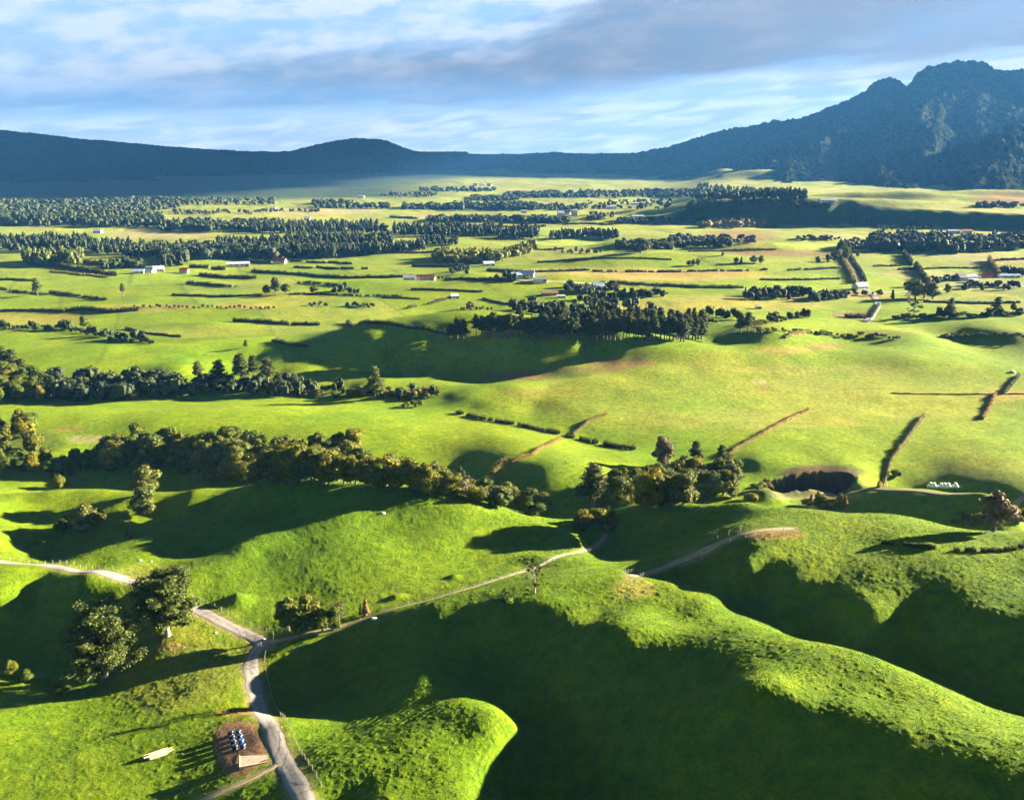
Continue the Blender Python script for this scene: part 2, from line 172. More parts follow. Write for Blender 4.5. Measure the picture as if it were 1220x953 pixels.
(1074.2,925.8,41.92),(1122.5,927.2,43.21),(1165.5,927.6,43.88),(1211.3,926.5,44.83),(965.0,558.0,-0.30),(985.0,562.0,-0.80),(1005.0,572.0,-0.80),(943.0,560.0,-0.80),(1022.0,573.0,-0.40),
(990.0,578.0,-2.60),(958.0,578.0,-3.20),(1030.0,548.0,0.00),(985.0,551.0,0.00),
]
EXTRA_W = []   # world-space anchors
for a in range(0, 360, 30):
    EXTRA_W.append((1600*math.cos(math.radians(a)), 1600*math.sin(math.radians(a)), 3.0))
EXTRA_W += [(0,0,28),(-80,0,26),(80,0,40),(0,-120,30),(-150,60,16),(140,60,44),(200,130,44),(220,0,40),(-220,150,8),(-200,-100,20),(250,200,36),(-60,70,24),(0,60,28),(60,50,44),(300,300,-6),(350,450,0),(-330,330,0),
            (-500,0,10),(500,0,30),(0,-500,25)]
_c = np.array([(W(p[0], p[1], p[2]) + (p[2],)) for p in PTS] + EXTRA_W, float)
CP = _c[:, :2] / 100.0; CZ = _c[:, 2]

def und_near(x, y):
    r = np.hypot(x, y)
    und = fbm(x / 38.0, y / 38.0, 3, 3, 0.45) * (1.3 - 0.1 * sstep(400, 900, r))
    und = und + fbm(x / 240.0, y / 240.0, 5, 3, 0.5) * 7.0 * sstep(600, 1200, r)
    return und
_r = np.hypot(_c[:, 0], _c[:, 1])
CZ = CZ - und_near(_c[:, 0], _c[:, 1])

def _tps(r2):
    return 0.5 * r2 * np.log(r2 + 1e-9)
_lam = np.array([0.007 if 380 < p[1] < 492 else 0.0015 for p in PTS] + [0.0015] * len(EXTRA_W))
def _fit():
    n = len(CP)
    d2 = ((CP[:, None, :] - CP[None, :, :]) ** 2).sum(-1)
    A = np.zeros((n + 3, n + 3))
    A[:n, :n] = _tps(d2) + np.diag(_lam)
    A[:n, n] = 1; A[:n, n + 1:] = CP; A[n, :n] = 1; A[n + 1:, :n] = CP.T
    b = np.zeros(n + 3); b[:n] = CZ
    return np.linalg.solve(A, b)
_w = _fit()

def tps_raw(x, y):
    shp = np.shape(x); x = np.ravel(x) / 100.0; y = np.ravel(y) / 100.0
    out = np.empty(len(x))
    wn = _w[:len(CP)]
    for i in range(0, len(x), 6000):
        xx = x[i:i + 6000]; yy = y[i:i + 6000]
        r2 = (xx[:, None] - CP[None, :, 0]) ** 2 + (yy[:, None] - CP[None, :, 1]) ** 2
        out[i:i + 6000] = _tps(r2) @ wn
    n = len(CP)
    return (out + _w[n] + _w[n + 1] * x + _w[n + 2] * y).reshape(shp)

class Table:
    """bicubic lookup of the fitted surface"""
    def __init__(s, x0, x1, y0, y1, h):
        s.x0, s.y0, s.h = x0, y0, h
        gx = np.arange(x0, x1 + h, h); gy = np.arange(y0, y1 + h, h)
        X, Y = np.meshgrid(gx, gy, indexing='ij'); s.Z = tps_raw(X, Y); s.nx, s.ny = s.Z.shape
    def inside(s, x, y):
        return (x > s.x0 + 2 * s.h) & (x < s.x0 + (s.nx - 4) * s.h) & (y > s.y0 + 2 * s.h) & (y < s.y0 + (s.ny - 4) * s.h)
    def __call__(s, x, y):
        u = np.clip((x - s.x0) / s.h, 1, s.nx - 3.001); v = np.clip((y - s.y0) / s.h, 1, s.ny - 3.001)
        i = u.astype(np.int64); j = v.astype(np.int64); u = u - i; v = v - j
        def wt(t): return (-.5*t+t*t-.5*t**3, 1-2.5*t*t+1.5*t**3, .5*t+2*t*t-1.5*t**3, -.5*t*t+.5*t**3)
        wu, wv = wt(u), wt(v); out = 0.0
        F = s.Z.ravel(); base = (i - 1) * s.ny + j - 1
        for a in range(4):
            q = 0.0
            for b in range(4): q = q + wv[b] * F[base + a * s.ny + b]
            out = out + wu[a] * q
        return out
_T1 = Table(-290, 330, 40, 440, 1.8)
_T2 = Table(-1620, 1620, -1620, 1620, 9.0)
def tps_eval(x, y):
    x = np.asarray(x, float); y = np.asarray(y, float)
    k = _T1.inside(x, y)
    return np.where(k, _T1(x, y), _T2(x, y))

# far swells: photo px, photo py, half width in m across, half depth in m, height
SWELL = [
 (750,300,45,30,11),(725,322,90,40,8),(770,318,70,30,6),(690,268,90,50,9),(820,262,220,60,16),(940,268,260,45,22),(1060,262,240,45,22),(1180,258,240,45,22),
 (1000,215,320,120,24),(1120,214,300,120,26),(1195,238,90,60,22),(860,222,120,80,30),(905,226,160,80,34),(820,216,180,80,22),
 (110,372,60,18,5),(245,392,26,14,3.5),(870,318,60,30,6),(900,300,70,30,8),(690,342,70,30,6),(560,350,80,30,4),
 (640,345,60,24,4),(960,290,80,30,6),(430,345,60,20,3),(800,232,160,70,12),
]
_sw = []
for (px, py, wx, wy, h) in SWELL:
    x, y = W(px, py, 0); _sw.append((float(x), float(y), wx, wy, h))

# pits and cuts: photo px, py, z there, rx, ry (m), depth
PITS = [(990,568,0,8.5,4.2,4.5),(970,566,0,8,4.6,5),(948,567,0,9,4.2,4.5),(930,569,0,5,3.5,3.5)]
BUMPS = [(262,652,12.5,7,-1.6),(72,657,9,7,-1.5),(284,715,15,2.4,2.0),(541,690,17,1.6,.9),(470,713,18,1.6,.9),(478,711,18,1.2,.7),(915,590,-3,6,3.5),(130,708,15,3,1.2)]
_pits = [tuple(float(q) for q in W(a, b, z)) + (rx, ry, d) for (a, b, z, rx, ry, d) in PITS]

_bumps = [tuple(float(q) for q in W(a, b, z)) + (rr, h) for (a, b, z, rr, h) in BUMPS]
ROADS = {}   # filled below: name -> (world polyline, width)
def seg_dist(x, y, P):
    d = np.full(np.shape(x), 1e9)
    for (x0, y0), (x1, y1) in zip(P[:-1], P[1:]):
        dx, dy = x1 - x0, y1 - y0
        t = np.clip(((x - x0) * dx + (y - y0) * dy) / (dx * dx + dy * dy + 1e-9), 0, 1)
        d = np.minimum(d, np.hypot(x - x0 - t * dx, y - y0 - t * dy))
    return d

def macro(x, y):
    x = np.asarray(x, float); y = np.asarray(y, float)
    r = np.hypot(x, y)
    k = 1 - sstep(1000, 1500, r)
    z = tps_eval(x, y) * k + 2.0 * (1 - k)
    for (cx, cy, wx, wy, h) in _sw:
        z = z + h * np.exp(-(((x - cx) / wx) ** 2 + ((y - cy) / wy) ** 2))
    for (cx, cy, rx, ry, d) in _pits:
        q = np.sqrt(((x - cx) / rx) ** 2 + ((y - cy) / ry) ** 2) + 0.36 * fbm(x / 4, y / 4, 91, 3)
        z = z - d * (1 - sstep(0.75, 1.12, q))
    z = z + und_near(x, y)
    for (cx, cy, rr, h) in _bumps:
        m = (np.abs(x - cx) < 3.2 * rr) & (np.abs(y - cy) < 3.2 * rr)
        if np.any(m): z = z + np.where(m, h * np.exp(-((x - cx) ** 2 + (y - cy) ** 2) / (rr * rr)), 0)
    # slow rise of the plain towards the mountains
    z = z + 26.0 * sstep(2600, 6000, r)
    # river terrace scarp on the right
    ppx = CXP + FPX * x / np.maximum(y, 1.0)
    ta = np.arctan2(x, y)
    edge = 1545 + 26 * fbm(ta * 22, ta * 0, 61, 3) + 40 * sstep(0.12, 0.3, ta)
    hgt = 27 * sstep(0.15, 0.24, ta) * (y > 0)
    wdt = 52 + 26 * vnoise(ta * 60, ta * 0, 8)
    z = z + hgt * sstep(0, 1, (r - edge) / wdt)
    return z

def micro(x, y):
    r = np.hypot(x, y)
    m1 = fbm(x / 4.6, y / 4.6, 21, 3, 0.55) * 0.15
    m2 = fbm(x / 0.72, y / 0.72, 33, 3, 0.62)
    m3 = np.maximum(m2, -0.05) * 0.17
    return m1 * (1 - 0.75 * sstep(200, 450, r)) + m3 * (1 - sstep(200, 380, r))

def terracettes(x, y, zm, slope):
    r = np.hypot(x, y)
    ph = zm / 0.62 + 1.6 * fbm(x / 9, y / 9, 23, 2)
    w = np.sin(ph * 2 * np.pi); w = np.clip(w * 1.6, -1, 1)
    m = sstep(0.26, 0.46, slope) * (1 - sstep(170, 330, r)) * sstep(-.15, .25, fbm(x / 22, y / 22, 24, 2))
    return 0.045 * w * m

def ground(x, y, detail=False):
    z = macro(x, y)
    if detail:
        f = 1.0
        for nm, (P, w) in ROADS.items():
            f = np.minimum(f, sstep(w * 0.5, w * 0.5 + 1.6, seg_dist(x, y, P)))
        z = z + micro(x, y) * f
    return z

def hit(px, py):
    """photo pixel -> ground point seen there (first crossing)"""
    px = np.atleast_1d(np.asarray(px, float)); py = np.atleast_1d(np.asarray(py, float))
    dx, dy, dz = ray(px, py)
    t = np.maximum(75.0, 0.995 * (CAMZ - 58) / np.maximum(-dz, 1e-3)); t = np.where(dz > -0.13, 0.995 * (CAMZ - 62) / np.maximum(-dz, 1e-3), t); done = np.zeros(px.shape, bool); tl = t.copy()
    for _ in range(420):
        x, y, z = dx * t, dy * t, CAMZ + dz * t
        below = (z < ground(x, y)) & ~done
        done |= below
        if done.all(): break
        tl = np.where(done, tl, t)
        t = np.where(done, t, t + np.maximum(0.9, t * 0.009))
    lo, hi = tl.copy(), t.copy()
    for _ in range(14):
        m = (lo + hi) / 2
        b = CAMZ + dz * m < ground(dx * m, dy * m)
        hi = np.where(b, m, hi); lo = np.where(b, lo, m)
    x, y = dx * hi, dy * hi
    return x, y, ground(x, y)

def PX(pts):
    a = np.array(pts, float)
    x, y, z = hit(a[:, 0], a[:, 1])
    return np.stack([x, y, z], 1)
# ------------------------------------------------------------------ object helpers
def new_obj(name, me, parent=None, mats=(), kind=None, label=None, cat=None, group=None):
    o = bpy.data.objects.new(name, me)
    COL.objects.link(o)
    if parent is not None: o.parent = parent
    for m in mats:
        if me is not None: me.materials.append(m)
    tag(o, label, cat, group, kind)
    return o

def tag(o, label=None, cat=None, group=None, kind=None):
    if label: o['label'] = label
    if cat: o['category'] = cat
    if group: o['group'] = group
    if kind: o['kind'] = kind
    return o

def mesh_np(name, v, f, smooth=True, uv=None):
    """v (n,3), f (m,k) uniform polygons"""
    v = np.asarray(v, np.float32); f = np.asarray(f, np.int32)
    me = bpy.data.meshes.new(name)
    k = f.shape[1]
    me.vertices.add(len(v)); me.vertices.foreach_set('co', v.ravel())
    me.loops.add(f.size); me.loops.foreach_set('vertex_index', f.ravel())
    me.polygons.add(len(f))
    me.polygons.foreach_set('loop_start', np.arange(len(f), dtype=np.int32) * k)
    me.polygons.foreach_set('loop_total', np.full(len(f), k, np.int32))
    me.update()
    if smooth: me.shade_smooth()
    return me

# ------------------------------------------------------------------ materials
class NT:
    def __init__(s, name):
        s.m = bpy.data.materials.new(name); s.m.use_nodes = True
        s.t = s.m.node_tree; s.b = s.t.nodes['Principled BSDF']
        s.b.inputs['Specular IOR Level'].default_value = 0.25
    def n(s, typ, **kw):
        nd = s.t.nodes.new(typ)
        for k, v in kw.items(): setattr(nd, k, v)
        return nd
    def l(s, a, b): s.t.links.new(a, b)
    def noise(s, scale, detail=3, rough=0.55, vec=None, dim='3D'):
        nd = s.n('ShaderNodeTexNoise'); nd.inputs['Scale'].default_value = scale
        nd.inputs['Detail'].default_value = detail; nd.inputs['Roughness'].default_value = rough
        s.l(vec if vec is not None else s.obj(), nd.inputs['Vector'])
        return nd.outputs['Fac']
    def obj(s):
        if not hasattr(s, '_tc'): s._tc = s.n('ShaderNodeTexCoord')
        return s._tc.outputs['Object']
    def ramp(s, fac, stops):
        nd = s.n('ShaderNodeValToRGB'); e = nd.color_ramp.elements
        while len(e) > 1: e.remove(e[0])
        e[0].position = stops[0][0]; e[0].color = (*stops[0][1], 1)
        for p, c in stops[1:]:
            q = e.new(p); q.color = (*c, 1)
        s.l(fac, nd.inputs[0]); return nd.outputs[0]
    def mix(s, fac, a, b, typ='MIX'):
        nd = s.n('ShaderNodeMix', data_type='RGBA', blend_type=typ)
        for sock, v in ((nd.inputs[0], fac), (nd.inputs[6], a), (nd.inputs[7], b)):
            if isinstance(v, (int, float)): sock.default_value = v
            elif isinstance(v, tuple): sock.default_value = (*v, 1)
            else: s.l(v, sock)
        return nd.outputs[2]
    def bump(s, h, strength=0.5, dist=0.1):
        nd = s.n('ShaderNodeBump'); nd.inputs['Strength'].default_value = strength
        nd.inputs['Distance'].default_value = dist
        s.l(h, nd.inputs['Height']); s.l(nd.outputs[0], s.b.inputs['Normal'])
    def col(s, c):
        if isinstance(c, tuple): s.b.inputs['Base Color'].default_value = (*c, 1)
        else: s.l(c, s.b.inputs['Base Color'])
    def rough(s, v): s.b.inputs['Roughness'].default_value = v

def simple_mat(name, c, rough=0.7, var=0.25, scale=3.0, bump=0.0, metallic=0.0, dist=0.03):
    k = NT(name)
    f = k.noise(scale, 5, 0.6)
    lo = tuple(max(0, q * (1 - var)) for q in c); hi = tuple(min(1, q * (1 + var)) for q in c)
    k.col(k.ramp(f, [(0.3, lo), (0.7, hi)])); k.rough(rough)
    k.b.inputs['Metallic'].default_value = metallic
    if bump: k.bump(k.noise(scale * 2.3, 4), bump, dist)
    return k.m

def grass_mat():
    k = NT('grass_ground')
    at = k.n('ShaderNodeAttribute'); at.attribute_name = 'tint'
    geo = k.n('ShaderNodeNewGeometry').outputs['Position']
    fine = k.noise(1.9, 5, 0.7, geo)            # tufts
    med = k.noise(0.11, 4, 0.6, geo)            # grazed patches
    big = k.noise(0.018, 3, 0.5, geo)
    c = k.mix(1.0, at.outputs['Color'], k.ramp(fine, [(0.30, (0.62, 0.66, 0.6)), (0.5, (0.98, 1.0, 0.95)), (0.72, (1.34, 1.27, 1.1))]), 'MULTIPLY')
    c = k.mix(1.0, c, k.ramp(med, [(0.32, (0.80, 0.88, 0.9)), (0.55, (1.0, 1.0, 1.0)), (0.72, (1.18, 1.09, 1.0))]), 'MULTIPLY')
    tuft = k.noise(0.42, 4, 0.65, geo)
    c = k.mix(1.0, c, k.ramp(tuft, [(0.33, (0.62, 0.74, 0.75)), (0.52, (1.0, 1.0, 1.0)), (0.68, (1.32, 1.18, 1.0))]), 'MULTIPLY')
    c = k.mix(1.0, c, k.ramp(big, [(0.3, (0.86, 0.95, 1.0)), (0.7, (1.16, 1.05, 0.95))]), 'MULTIPLY')
    k.col(c); k.rough(0.95); k.b.inputs['Specular IOR Level'].default_value = 0.1
    hb = k.n('ShaderNodeMath', operation='ADD')
    k.l(fine, hb.inputs[0]); k.l(k.noise(6.5, 3, 0.6, geo), hb.inputs[1])
    hc = k.n('ShaderNodeMath', operation='MULTIPLY_ADD'); k.l(tuft, hc.inputs[0]); hc.inputs[1].default_value = 2.2; k.l(hb.outputs[0], hc.inputs[2])
    k.bump(hc.outputs[0], 0.75, 0.20)
    return k.m

def leaf_mat(name, c, var=0.35, trans=0.25, hue=0.5):
    k = NT(name)
    oi = k.n('ShaderNodeObjectInfo')
    geo = k.n('ShaderNodeNewGeometry')
    f = k.noise(0.9, 3, 0.6)
    dark = tuple(q * (1 - var) for q in c); lite = (c[0] * (1 + var * 1.3), c[1] * (1 + var), c[2] * (1 + var * 0.4))
    col = k.ramp(f, [(0.32, dark), (0.68, lite)])
    r2 = k.ramp(geo.outputs['Random Per Island'], [(0.0, (0.75, 0.78, 0.8)), (1.0, (1.3, 1.24, 1.1))])
    col = k.mix(1.0, col, r2, 'MULTIPLY')
    r3 = k.ramp(oi.outputs['Random'], [(0.0, (0.82, 0.9, 0.8)), (0.5, (1.0, 1.0, 0.9)), (1.0, (1.0 + hue, 1.15, 0.7))])
    col = k.mix(1.0, col, r3, 'MULTIPLY')
    k.col(col); k.rough(0.75); k.b.inputs['Specular IOR Level'].default_value = 0.2
    if trans:
        tr = k.n('ShaderNodeBsdfTranslucent'); k.l(col, tr.inputs['Color'])
        ms = k.n('ShaderNodeMixShader'); ms.inputs[0].default_value = trans
        out = [n for n in k.t.nodes if n.type == 'OUTPUT_MATERIAL'][0]
        k.l(k.b.outputs[0], ms.inputs[1]); k.l(tr.outputs[0], ms.inputs[2]); k.l(ms.outputs[0], out.inputs['Surface'])
    return k.m

M = {}
M['grass'] = grass_mat()
M['gravel'] = simple_mat('gravel', (0.27, 0.25, 0.225), 0.95, 0.30, 1.3, 0.6, dist=0.06)
def road_mat(name, c, verge, rut):
    k = NT(name); geo = k.n('ShaderNodeNewGeometry').outputs['Position']
    at = k.n('ShaderNodeAttribute'); at.attribute_name = 'across'
    n = k.noise(0.9, 5, 0.7, geo); f = k.noise(5.0, 4, 0.7, geo)
    base = k.ramp(f, [(0.3, tuple(q * .72 for q in c)), (0.7, tuple(q * 1.25 for q in c))])
    ad = k.n('ShaderNodeMath', operation='MULTIPLY_ADD'); k.l(n, ad.inputs[0]); ad.inputs[1].default_value = 0.5; k.l(at.outputs['Fac'], ad.inputs[2])
    m = k.ramp(ad.outputs[0], [(0.22, (1, 1, 1)), (0.42, (0, 0, 0)), (0.95, (0, 0, 0)), (1.2, (1, 1, 1))])
    base = k.mix(1.0, base, k.ramp(n, [(0.35, (.82, .8, .76)), (0.65, (1.12, 1.1, 1.08))]), 'MULTIPLY')
    sc = k.n('ShaderNodeMath', operation='MULTIPLY'); k.l(m, sc.inputs[0]); sc.inputs[1].default_value = rut
    k.col(k.mix(sc.outputs[0], base, verge)); k.rough(0.95); k.bump(f, 0.6, 0.06)
    return k.m
M['gravel'] = road_mat('gravel', (0.27, 0.25, 0.225), (0.13, 0.125, 0.07), 0.6)
M['track'] = simple_mat('worn_track', (0.34, 0.27, 0.15), 0.95, 0.35, 1.6, 0.5, dist=0.06)
M['track'] = road_mat('worn_track', (0.33, 0.265, 0.16), (0.14, 0.15, 0.03), 0.8)
M['asphalt'] = simple_mat('road_surface', (0.17, 0.16, 0.15), 0.9, 0.2, 0.8, 0.3)
M['dirt'] = simple_mat('bare_dirt', (0.19, 0.105, 0.045), 0.97, 0.35, 0.9, 0.8, dist=0.12)
M['bark'] = simple_mat('bark', (0.12, 0.095, 0.07), 0.9, 0.3, 3, 0.8)
M['pale_bark'] = simple_mat('pale_bark', (0.27, 0.23, 0.17), 0.9, 0.3, 3, 0.6)
M['leaf'] = leaf_mat('broad_leaves', (0.072, 0.104, 0.010), 0.45, 0.25, 0.5)
M['olive'] = leaf_mat('olive_leaves', (0.120, 0.130, 0.012), 0.4, 0.3, 0.3)
M['pine'] = leaf_mat('pine_needles', (0.042, 0.058, 0.013), 0.4, 0.15, 0.35)
M['cypress'] = leaf_mat('cypress_leaves', (0.080, 0.102, 0.024), 0.45, 0.2, 0.3)
M['bare'] = leaf_mat('bare_twigs', (0.15, 0.115, 0.065), 0.35, 0.1, 0.3)
M['hedge'] = leaf_mat('hedge_leaves', (0.032, 0.045, 0.014), 0.4, 0.1, 0.5)
M['brown_hedge'] = leaf_mat('brown_hedge_leaves', (0.20, 0.16, 0.05), 0.35, 0.1, 0.2)
M['farwood'] = leaf_mat('distant_leaves', (0.028, 0.040, 0.012), 0.3, 0.0, 0.3)
M['farpine'] = leaf_mat('distant_pine_needles', (0.022, 0.034, 0.012), 0.3, 0.0, 0.3)
M['hero'] = leaf_mat('spray_leaves', (0.070, 0.098, 0.020), 0.45, 0.2, 0.0)
M['farbrown'] = leaf_mat('distant_twigs', (0.11, 0.095, 0.05), 0.3, 0.0, 0.3)

# ------------------------------------------------------------------ roads (traced, then laid on the ground)
ROAD_PX = {
 'gravel_road': ([(-60,664),(0,668),(60,673),(110,681),(160,692),(200,708),(235,726),(262,741),(290,753),(316,765),(304,776),(298,788),(299,805),(305,828),(316,855),(330,888),(345,920),(362,953),(385,1000)], 3.6, 'gravel'),
 'farm_track': ([(316,765),(350,760),(400,748),(440,735),(500,718),(560,701),(620,682),(655,667),(690,658),(712,648),(722,636)], 1.5, 'track'),
 'hill_track': ([(752,687),(765,683),(800,671),(830,658),(858,648),(885,637),(915,631),(945,630)], 2.2, 'track'),
 'yard_track': ([(340,905),(322,916),(300,927),(275,938),(245,952),(210,965)], 1.8, 'track'),
 'terrace_track': ([(1220,592),(1150,590),(1090,584),(1040,584),(1000,589),(955,600)], 2.6, 'track'),
 'country_road': ([(1003,300),(1008,310),(1016,322),(1024,335),(1028,345),(1040,350),(1047,362),(1038,378),(1030,384)], 6.0, 'asphalt'),
 'far_road': ([(1220,341),(1150,344),(1080,348),(1040,350),(980,352),(930,350),(905,345),(850,343),(800,342),(760,340),(700,338),(640,336),(600,333),(560,330)], 5.0, 'track'),
}
for nm, (pts, w, mt) in ROAD_PX.items():
    P = PX(pts)[:, :2]
    # smooth
    for _ in range(2):
        Q = [P[0]]
        for a, b in zip(P[:-1], P[1:]): Q += [a * .75 + b * .25, a * .25 + b * .75]
        Q.append(P[-1]); P = np.array(Q)
    ROADS[nm] = (P, w)
NEAR_ROADS = dict((k, v) for k, v in ROADS.items() if k not in ('far_road', 'country_road'))

def resample(P, step):
    seg = np.hypot(*(P[1:] - P[:-1]).T); s = np.concatenate([[0], np.cumsum(seg)])
    n = max(2, int(s[-1] / step)); t = np.linspace(0, s[-1], n)
    return np.stack([np.interp(t, s, P[:, 0]), np.interp(t, s, P[:, 1])], 1)

ROADS_ALL = dict(ROADS)
ROADS.clear(); ROADS.update(NEAR_ROADS)
_road_box = {k: (P.min(0) - 6, P.max(0) + 6) for k, (P, w) in ROADS.items()}
def road_flat(x, y):
    f = np.ones(np.shape(x))
    for nm, (P, w) in ROADS.items():
        lo, hi = _road_box[nm]
        k = (x > lo[0]) & (x < hi[0]) & (y > lo[1]) & (y < hi[1])
        if k.any():
            f[k] = np.minimum(f[k], sstep(w * 0.5 + 0.3, w * 0.5 + 2.2, seg_dist(x[k], y[k], P)))
    return f
# the dirt yard by the road
YC = PX([(283, 884)])[0]
YARD_PX = [(252,872),(262,864),(284,856),(300,858),(309,870),(317,890),(321,908),(306,918),(290,926),(272,928),(262,912),(256,895)]
YARD = PX(YARD_PX)[:, :2]
def yard_mask(x, y):
    q = np.hypot((x - YC[0]), (y - YC[1]))
    return 1 - sstep(4.0, 7.5, q)
def ground_d(x, y):
    x = np.asarray(x, float); y = np.asarray(y, float)
    f = road_flat(x, y) * (1 - yard_mask(x, y))
    return macro(x, y) + micro(x, y) * f

def project(x, y, z):
    cp, sp = math.cos(PITCH), math.sin(PITCH)
    dz = z - CAMZ
    f = y * cp - dz * sp; u = y * sp + dz * cp
    f = np.where(f > 1, f, 1)
    return CXP + FPX * x / f, CYP - FPX * u / f

# ------------------------------------------------------------------ ground sheet
# soil and pasture colours: photo px, py, half width px, half height px, colour, strength
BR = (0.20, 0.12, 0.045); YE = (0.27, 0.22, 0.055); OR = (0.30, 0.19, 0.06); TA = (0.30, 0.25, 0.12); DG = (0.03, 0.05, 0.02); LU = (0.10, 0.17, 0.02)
PATCH = [
 (975,563,52,9,(0.085,0.058,0.034),.92),(972,574,36,5,(0.12,0.10,0.05),.6),(1000,578,30,4,TA,.5),
 (800,328,115,7,OR,.75),(720,322,90,4,YE,.6),(850,362,150,10,YE,.55),(720,372,90,8,YE,.35),(640,325,60,4,YE,.7),(880,281,50,6,BR,.8),(935,302,75,4,BR,.85),(1000,282,30,4,TA,.5),(870,290,50,5,OR,.5),
 (385,252,70,4,TA,.8),(190,280,65,5,TA,.8),(345,258,50,5,YE,.4),(40,378,70,10,OR,.4),(150,368,60,5,OR,.45),(210,366,30,4,BR,.5),(290,365,40,4,OR,.5),(60,300,40,6,OR,.5),(240,395,90,8,YE,.3),
 (1200,237,45,8,BR,.9),(1180,282,40,4,TA,.5),(1020,376,30,5,BR,.8),(985,412,25,4,BR,.6),(930,418,35,6,OR,.45),(740,433,45,5,BR,.9),(690,441,60,3,BR,.7),(620,448,45,5,BR,.85),(650,466,60,3,BR,.5),
 (1000,352,70,6,OR,.5),(1070,395,40,3,BR,.3),(1195,470,30,8,OR,.5),(820,470,220,50,YE,.22),(900,500,160,12,YE,.25),(1050,470,180,35,YE,.2),
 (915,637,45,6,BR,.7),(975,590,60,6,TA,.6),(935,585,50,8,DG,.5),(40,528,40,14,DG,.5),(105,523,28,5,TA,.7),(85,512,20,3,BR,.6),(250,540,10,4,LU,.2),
 (277,849,26,4,BR,.85),(285,890,30,34,BR,.5),(205,770,18,6,OR,.6),(240,705,12,10,OR,.0),(318,768,14,8,TA,.5),(180,682,40,10,YE,.25),(1220,170,1,1,BR,0),
 (205,790,90,60,YE,.22),(330,560,60,6,LU,.2),(755,700,26,14,YE,.55),(760,300,50,8,LU,.2),(575,398,60,3,BR,.3),(860,262,200,10,DG,.0),
 (905,455,10,3,TA,.6),(910,463,9,3,BR,.7),(975,440,120,6,YE,.3),(1180,560,60,20,YE,.15),
]
def ground_tint(x, y, z, sl):
    r = np.hypot(x, y)
    px, py = project(x, y, z)
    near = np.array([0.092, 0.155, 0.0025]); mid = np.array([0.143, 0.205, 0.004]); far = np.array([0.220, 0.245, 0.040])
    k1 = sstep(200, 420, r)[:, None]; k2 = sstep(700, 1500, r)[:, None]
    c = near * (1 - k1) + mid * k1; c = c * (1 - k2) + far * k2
    # paddocks: skewed jittered cells, each with its own pasture
    a = 0.35
    u = (x * math.cos(a) + y * math.sin(a)); v = (-x * math.sin(a) + y * math.cos(a))
    u = u + 25 * vnoise(x / 300, y / 300, 41); v = v + 25 * vnoise(x / 300, y / 300, 43)
    sx, sy = 105.0, 150.0
    row = np.floor(v / sy); cu = np.floor(u / sx + 0.5 * _h(row, row * 0, 5) + row * 0.37)
    h1 = _h(cu, row, 71)[:, None]; h2 = _h(cu, row, 72)[:, None]
    kp = sstep(420, 620, r)[:, None]
    tone = 0.9 + 0.2 * h1
    fu = (u / sx + 0.5 * _h(row, row * 0, 5) + row * 0.37); fu = fu - np.floor(fu); fv = v / sy - np.floor(v / sy)
    db = np.minimum(np.minimum(fu, 1 - fu) * sx, np.minimum(fv, 1 - fv) * sy) + 0.8 * vnoise(x / 7, y / 7, 44)
    bw = np.maximum(1.2, r * 0.0022)
    kb = ((1 - sstep(bw * .6, bw * 1.3, db)) * 0.42)[:, None]
    pad = c * tone * np.array([1, 1, 1]) * (1 - 0.1 * (h2 > .5)) + 0.0
    yel = np.array([0.25, 0.235, 0.06]); tan = np.array([0.27, 0.22, 0.11])
    pad = np.where(h2 > 0.80, pad * 0.7 + yel * 0.3, pad)
    pad = np.where(h2 < 0.035, pad * 0.5 + tan * 0.5, pad)
    pad = pad * (1 - kb) + np.array([0.07, 0.085, 0.02]) * kb
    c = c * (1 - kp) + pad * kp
    # worn patches and damp hollows
    n = fbm(x / 30, y / 30, 81, 3)[:, None]
    c = c * (1 + 0.22 * n) * np.array([1, 1, 1]); c[:, 0] *= (1 + 0.18 * fbm(x / 60, y / 60, 83, 2))
    jx = 6 * fbm(x / 20, y / 20, 85, 2); 
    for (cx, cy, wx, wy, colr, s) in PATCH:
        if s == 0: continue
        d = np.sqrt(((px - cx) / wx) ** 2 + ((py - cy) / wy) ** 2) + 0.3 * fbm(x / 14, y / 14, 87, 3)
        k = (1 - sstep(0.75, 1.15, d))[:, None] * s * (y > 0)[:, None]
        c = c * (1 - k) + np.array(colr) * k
    # scarp of the terrace, shrubby
    ks = (sstep(0.22, 0.42, sl) * sstep(1250, 1400, r))[:, None]
    c = c * (1 - ks) + np.array([0.035, 0.055, 0.02]) * ks
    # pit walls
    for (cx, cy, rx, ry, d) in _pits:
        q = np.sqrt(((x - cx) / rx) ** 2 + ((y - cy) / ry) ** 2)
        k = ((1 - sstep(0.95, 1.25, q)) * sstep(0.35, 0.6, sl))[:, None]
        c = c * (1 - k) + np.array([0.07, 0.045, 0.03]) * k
    # verges
    for nm, (P, w) in ROADS.items():
        lo, hi = _road_box[nm]
        m = (x > lo[0]) & (x < hi[0]) & (y > lo[1]) & (y < hi[1])
        if m.any():
            d = seg_dist(x[m], y[m], P) + 0.7 * fbm(x[m] / 2.5, y[m] / 2.5, 88, 3)
            k = ((1 - sstep(w * 0.5, w * 0.5 + 1.1, d)) * 0.75)[:, None]
            c[m] = c[m] * (1 - k) + np.array([0.20, 0.17, 0.07]) * k
    # flat forest floor far left
    kf = (sstep(2300, 2700, r) * (1 - sstep(-0.12, 0.0, np.arctan2(x, y) + 0.1 * vnoise(r / 900, x * 0, 6))))[:, None]
    c = c * (1 - kf) + np.array([0.03, 0.05, 0.018]) * kf
    return np.clip(c, 0.003, 0.6)

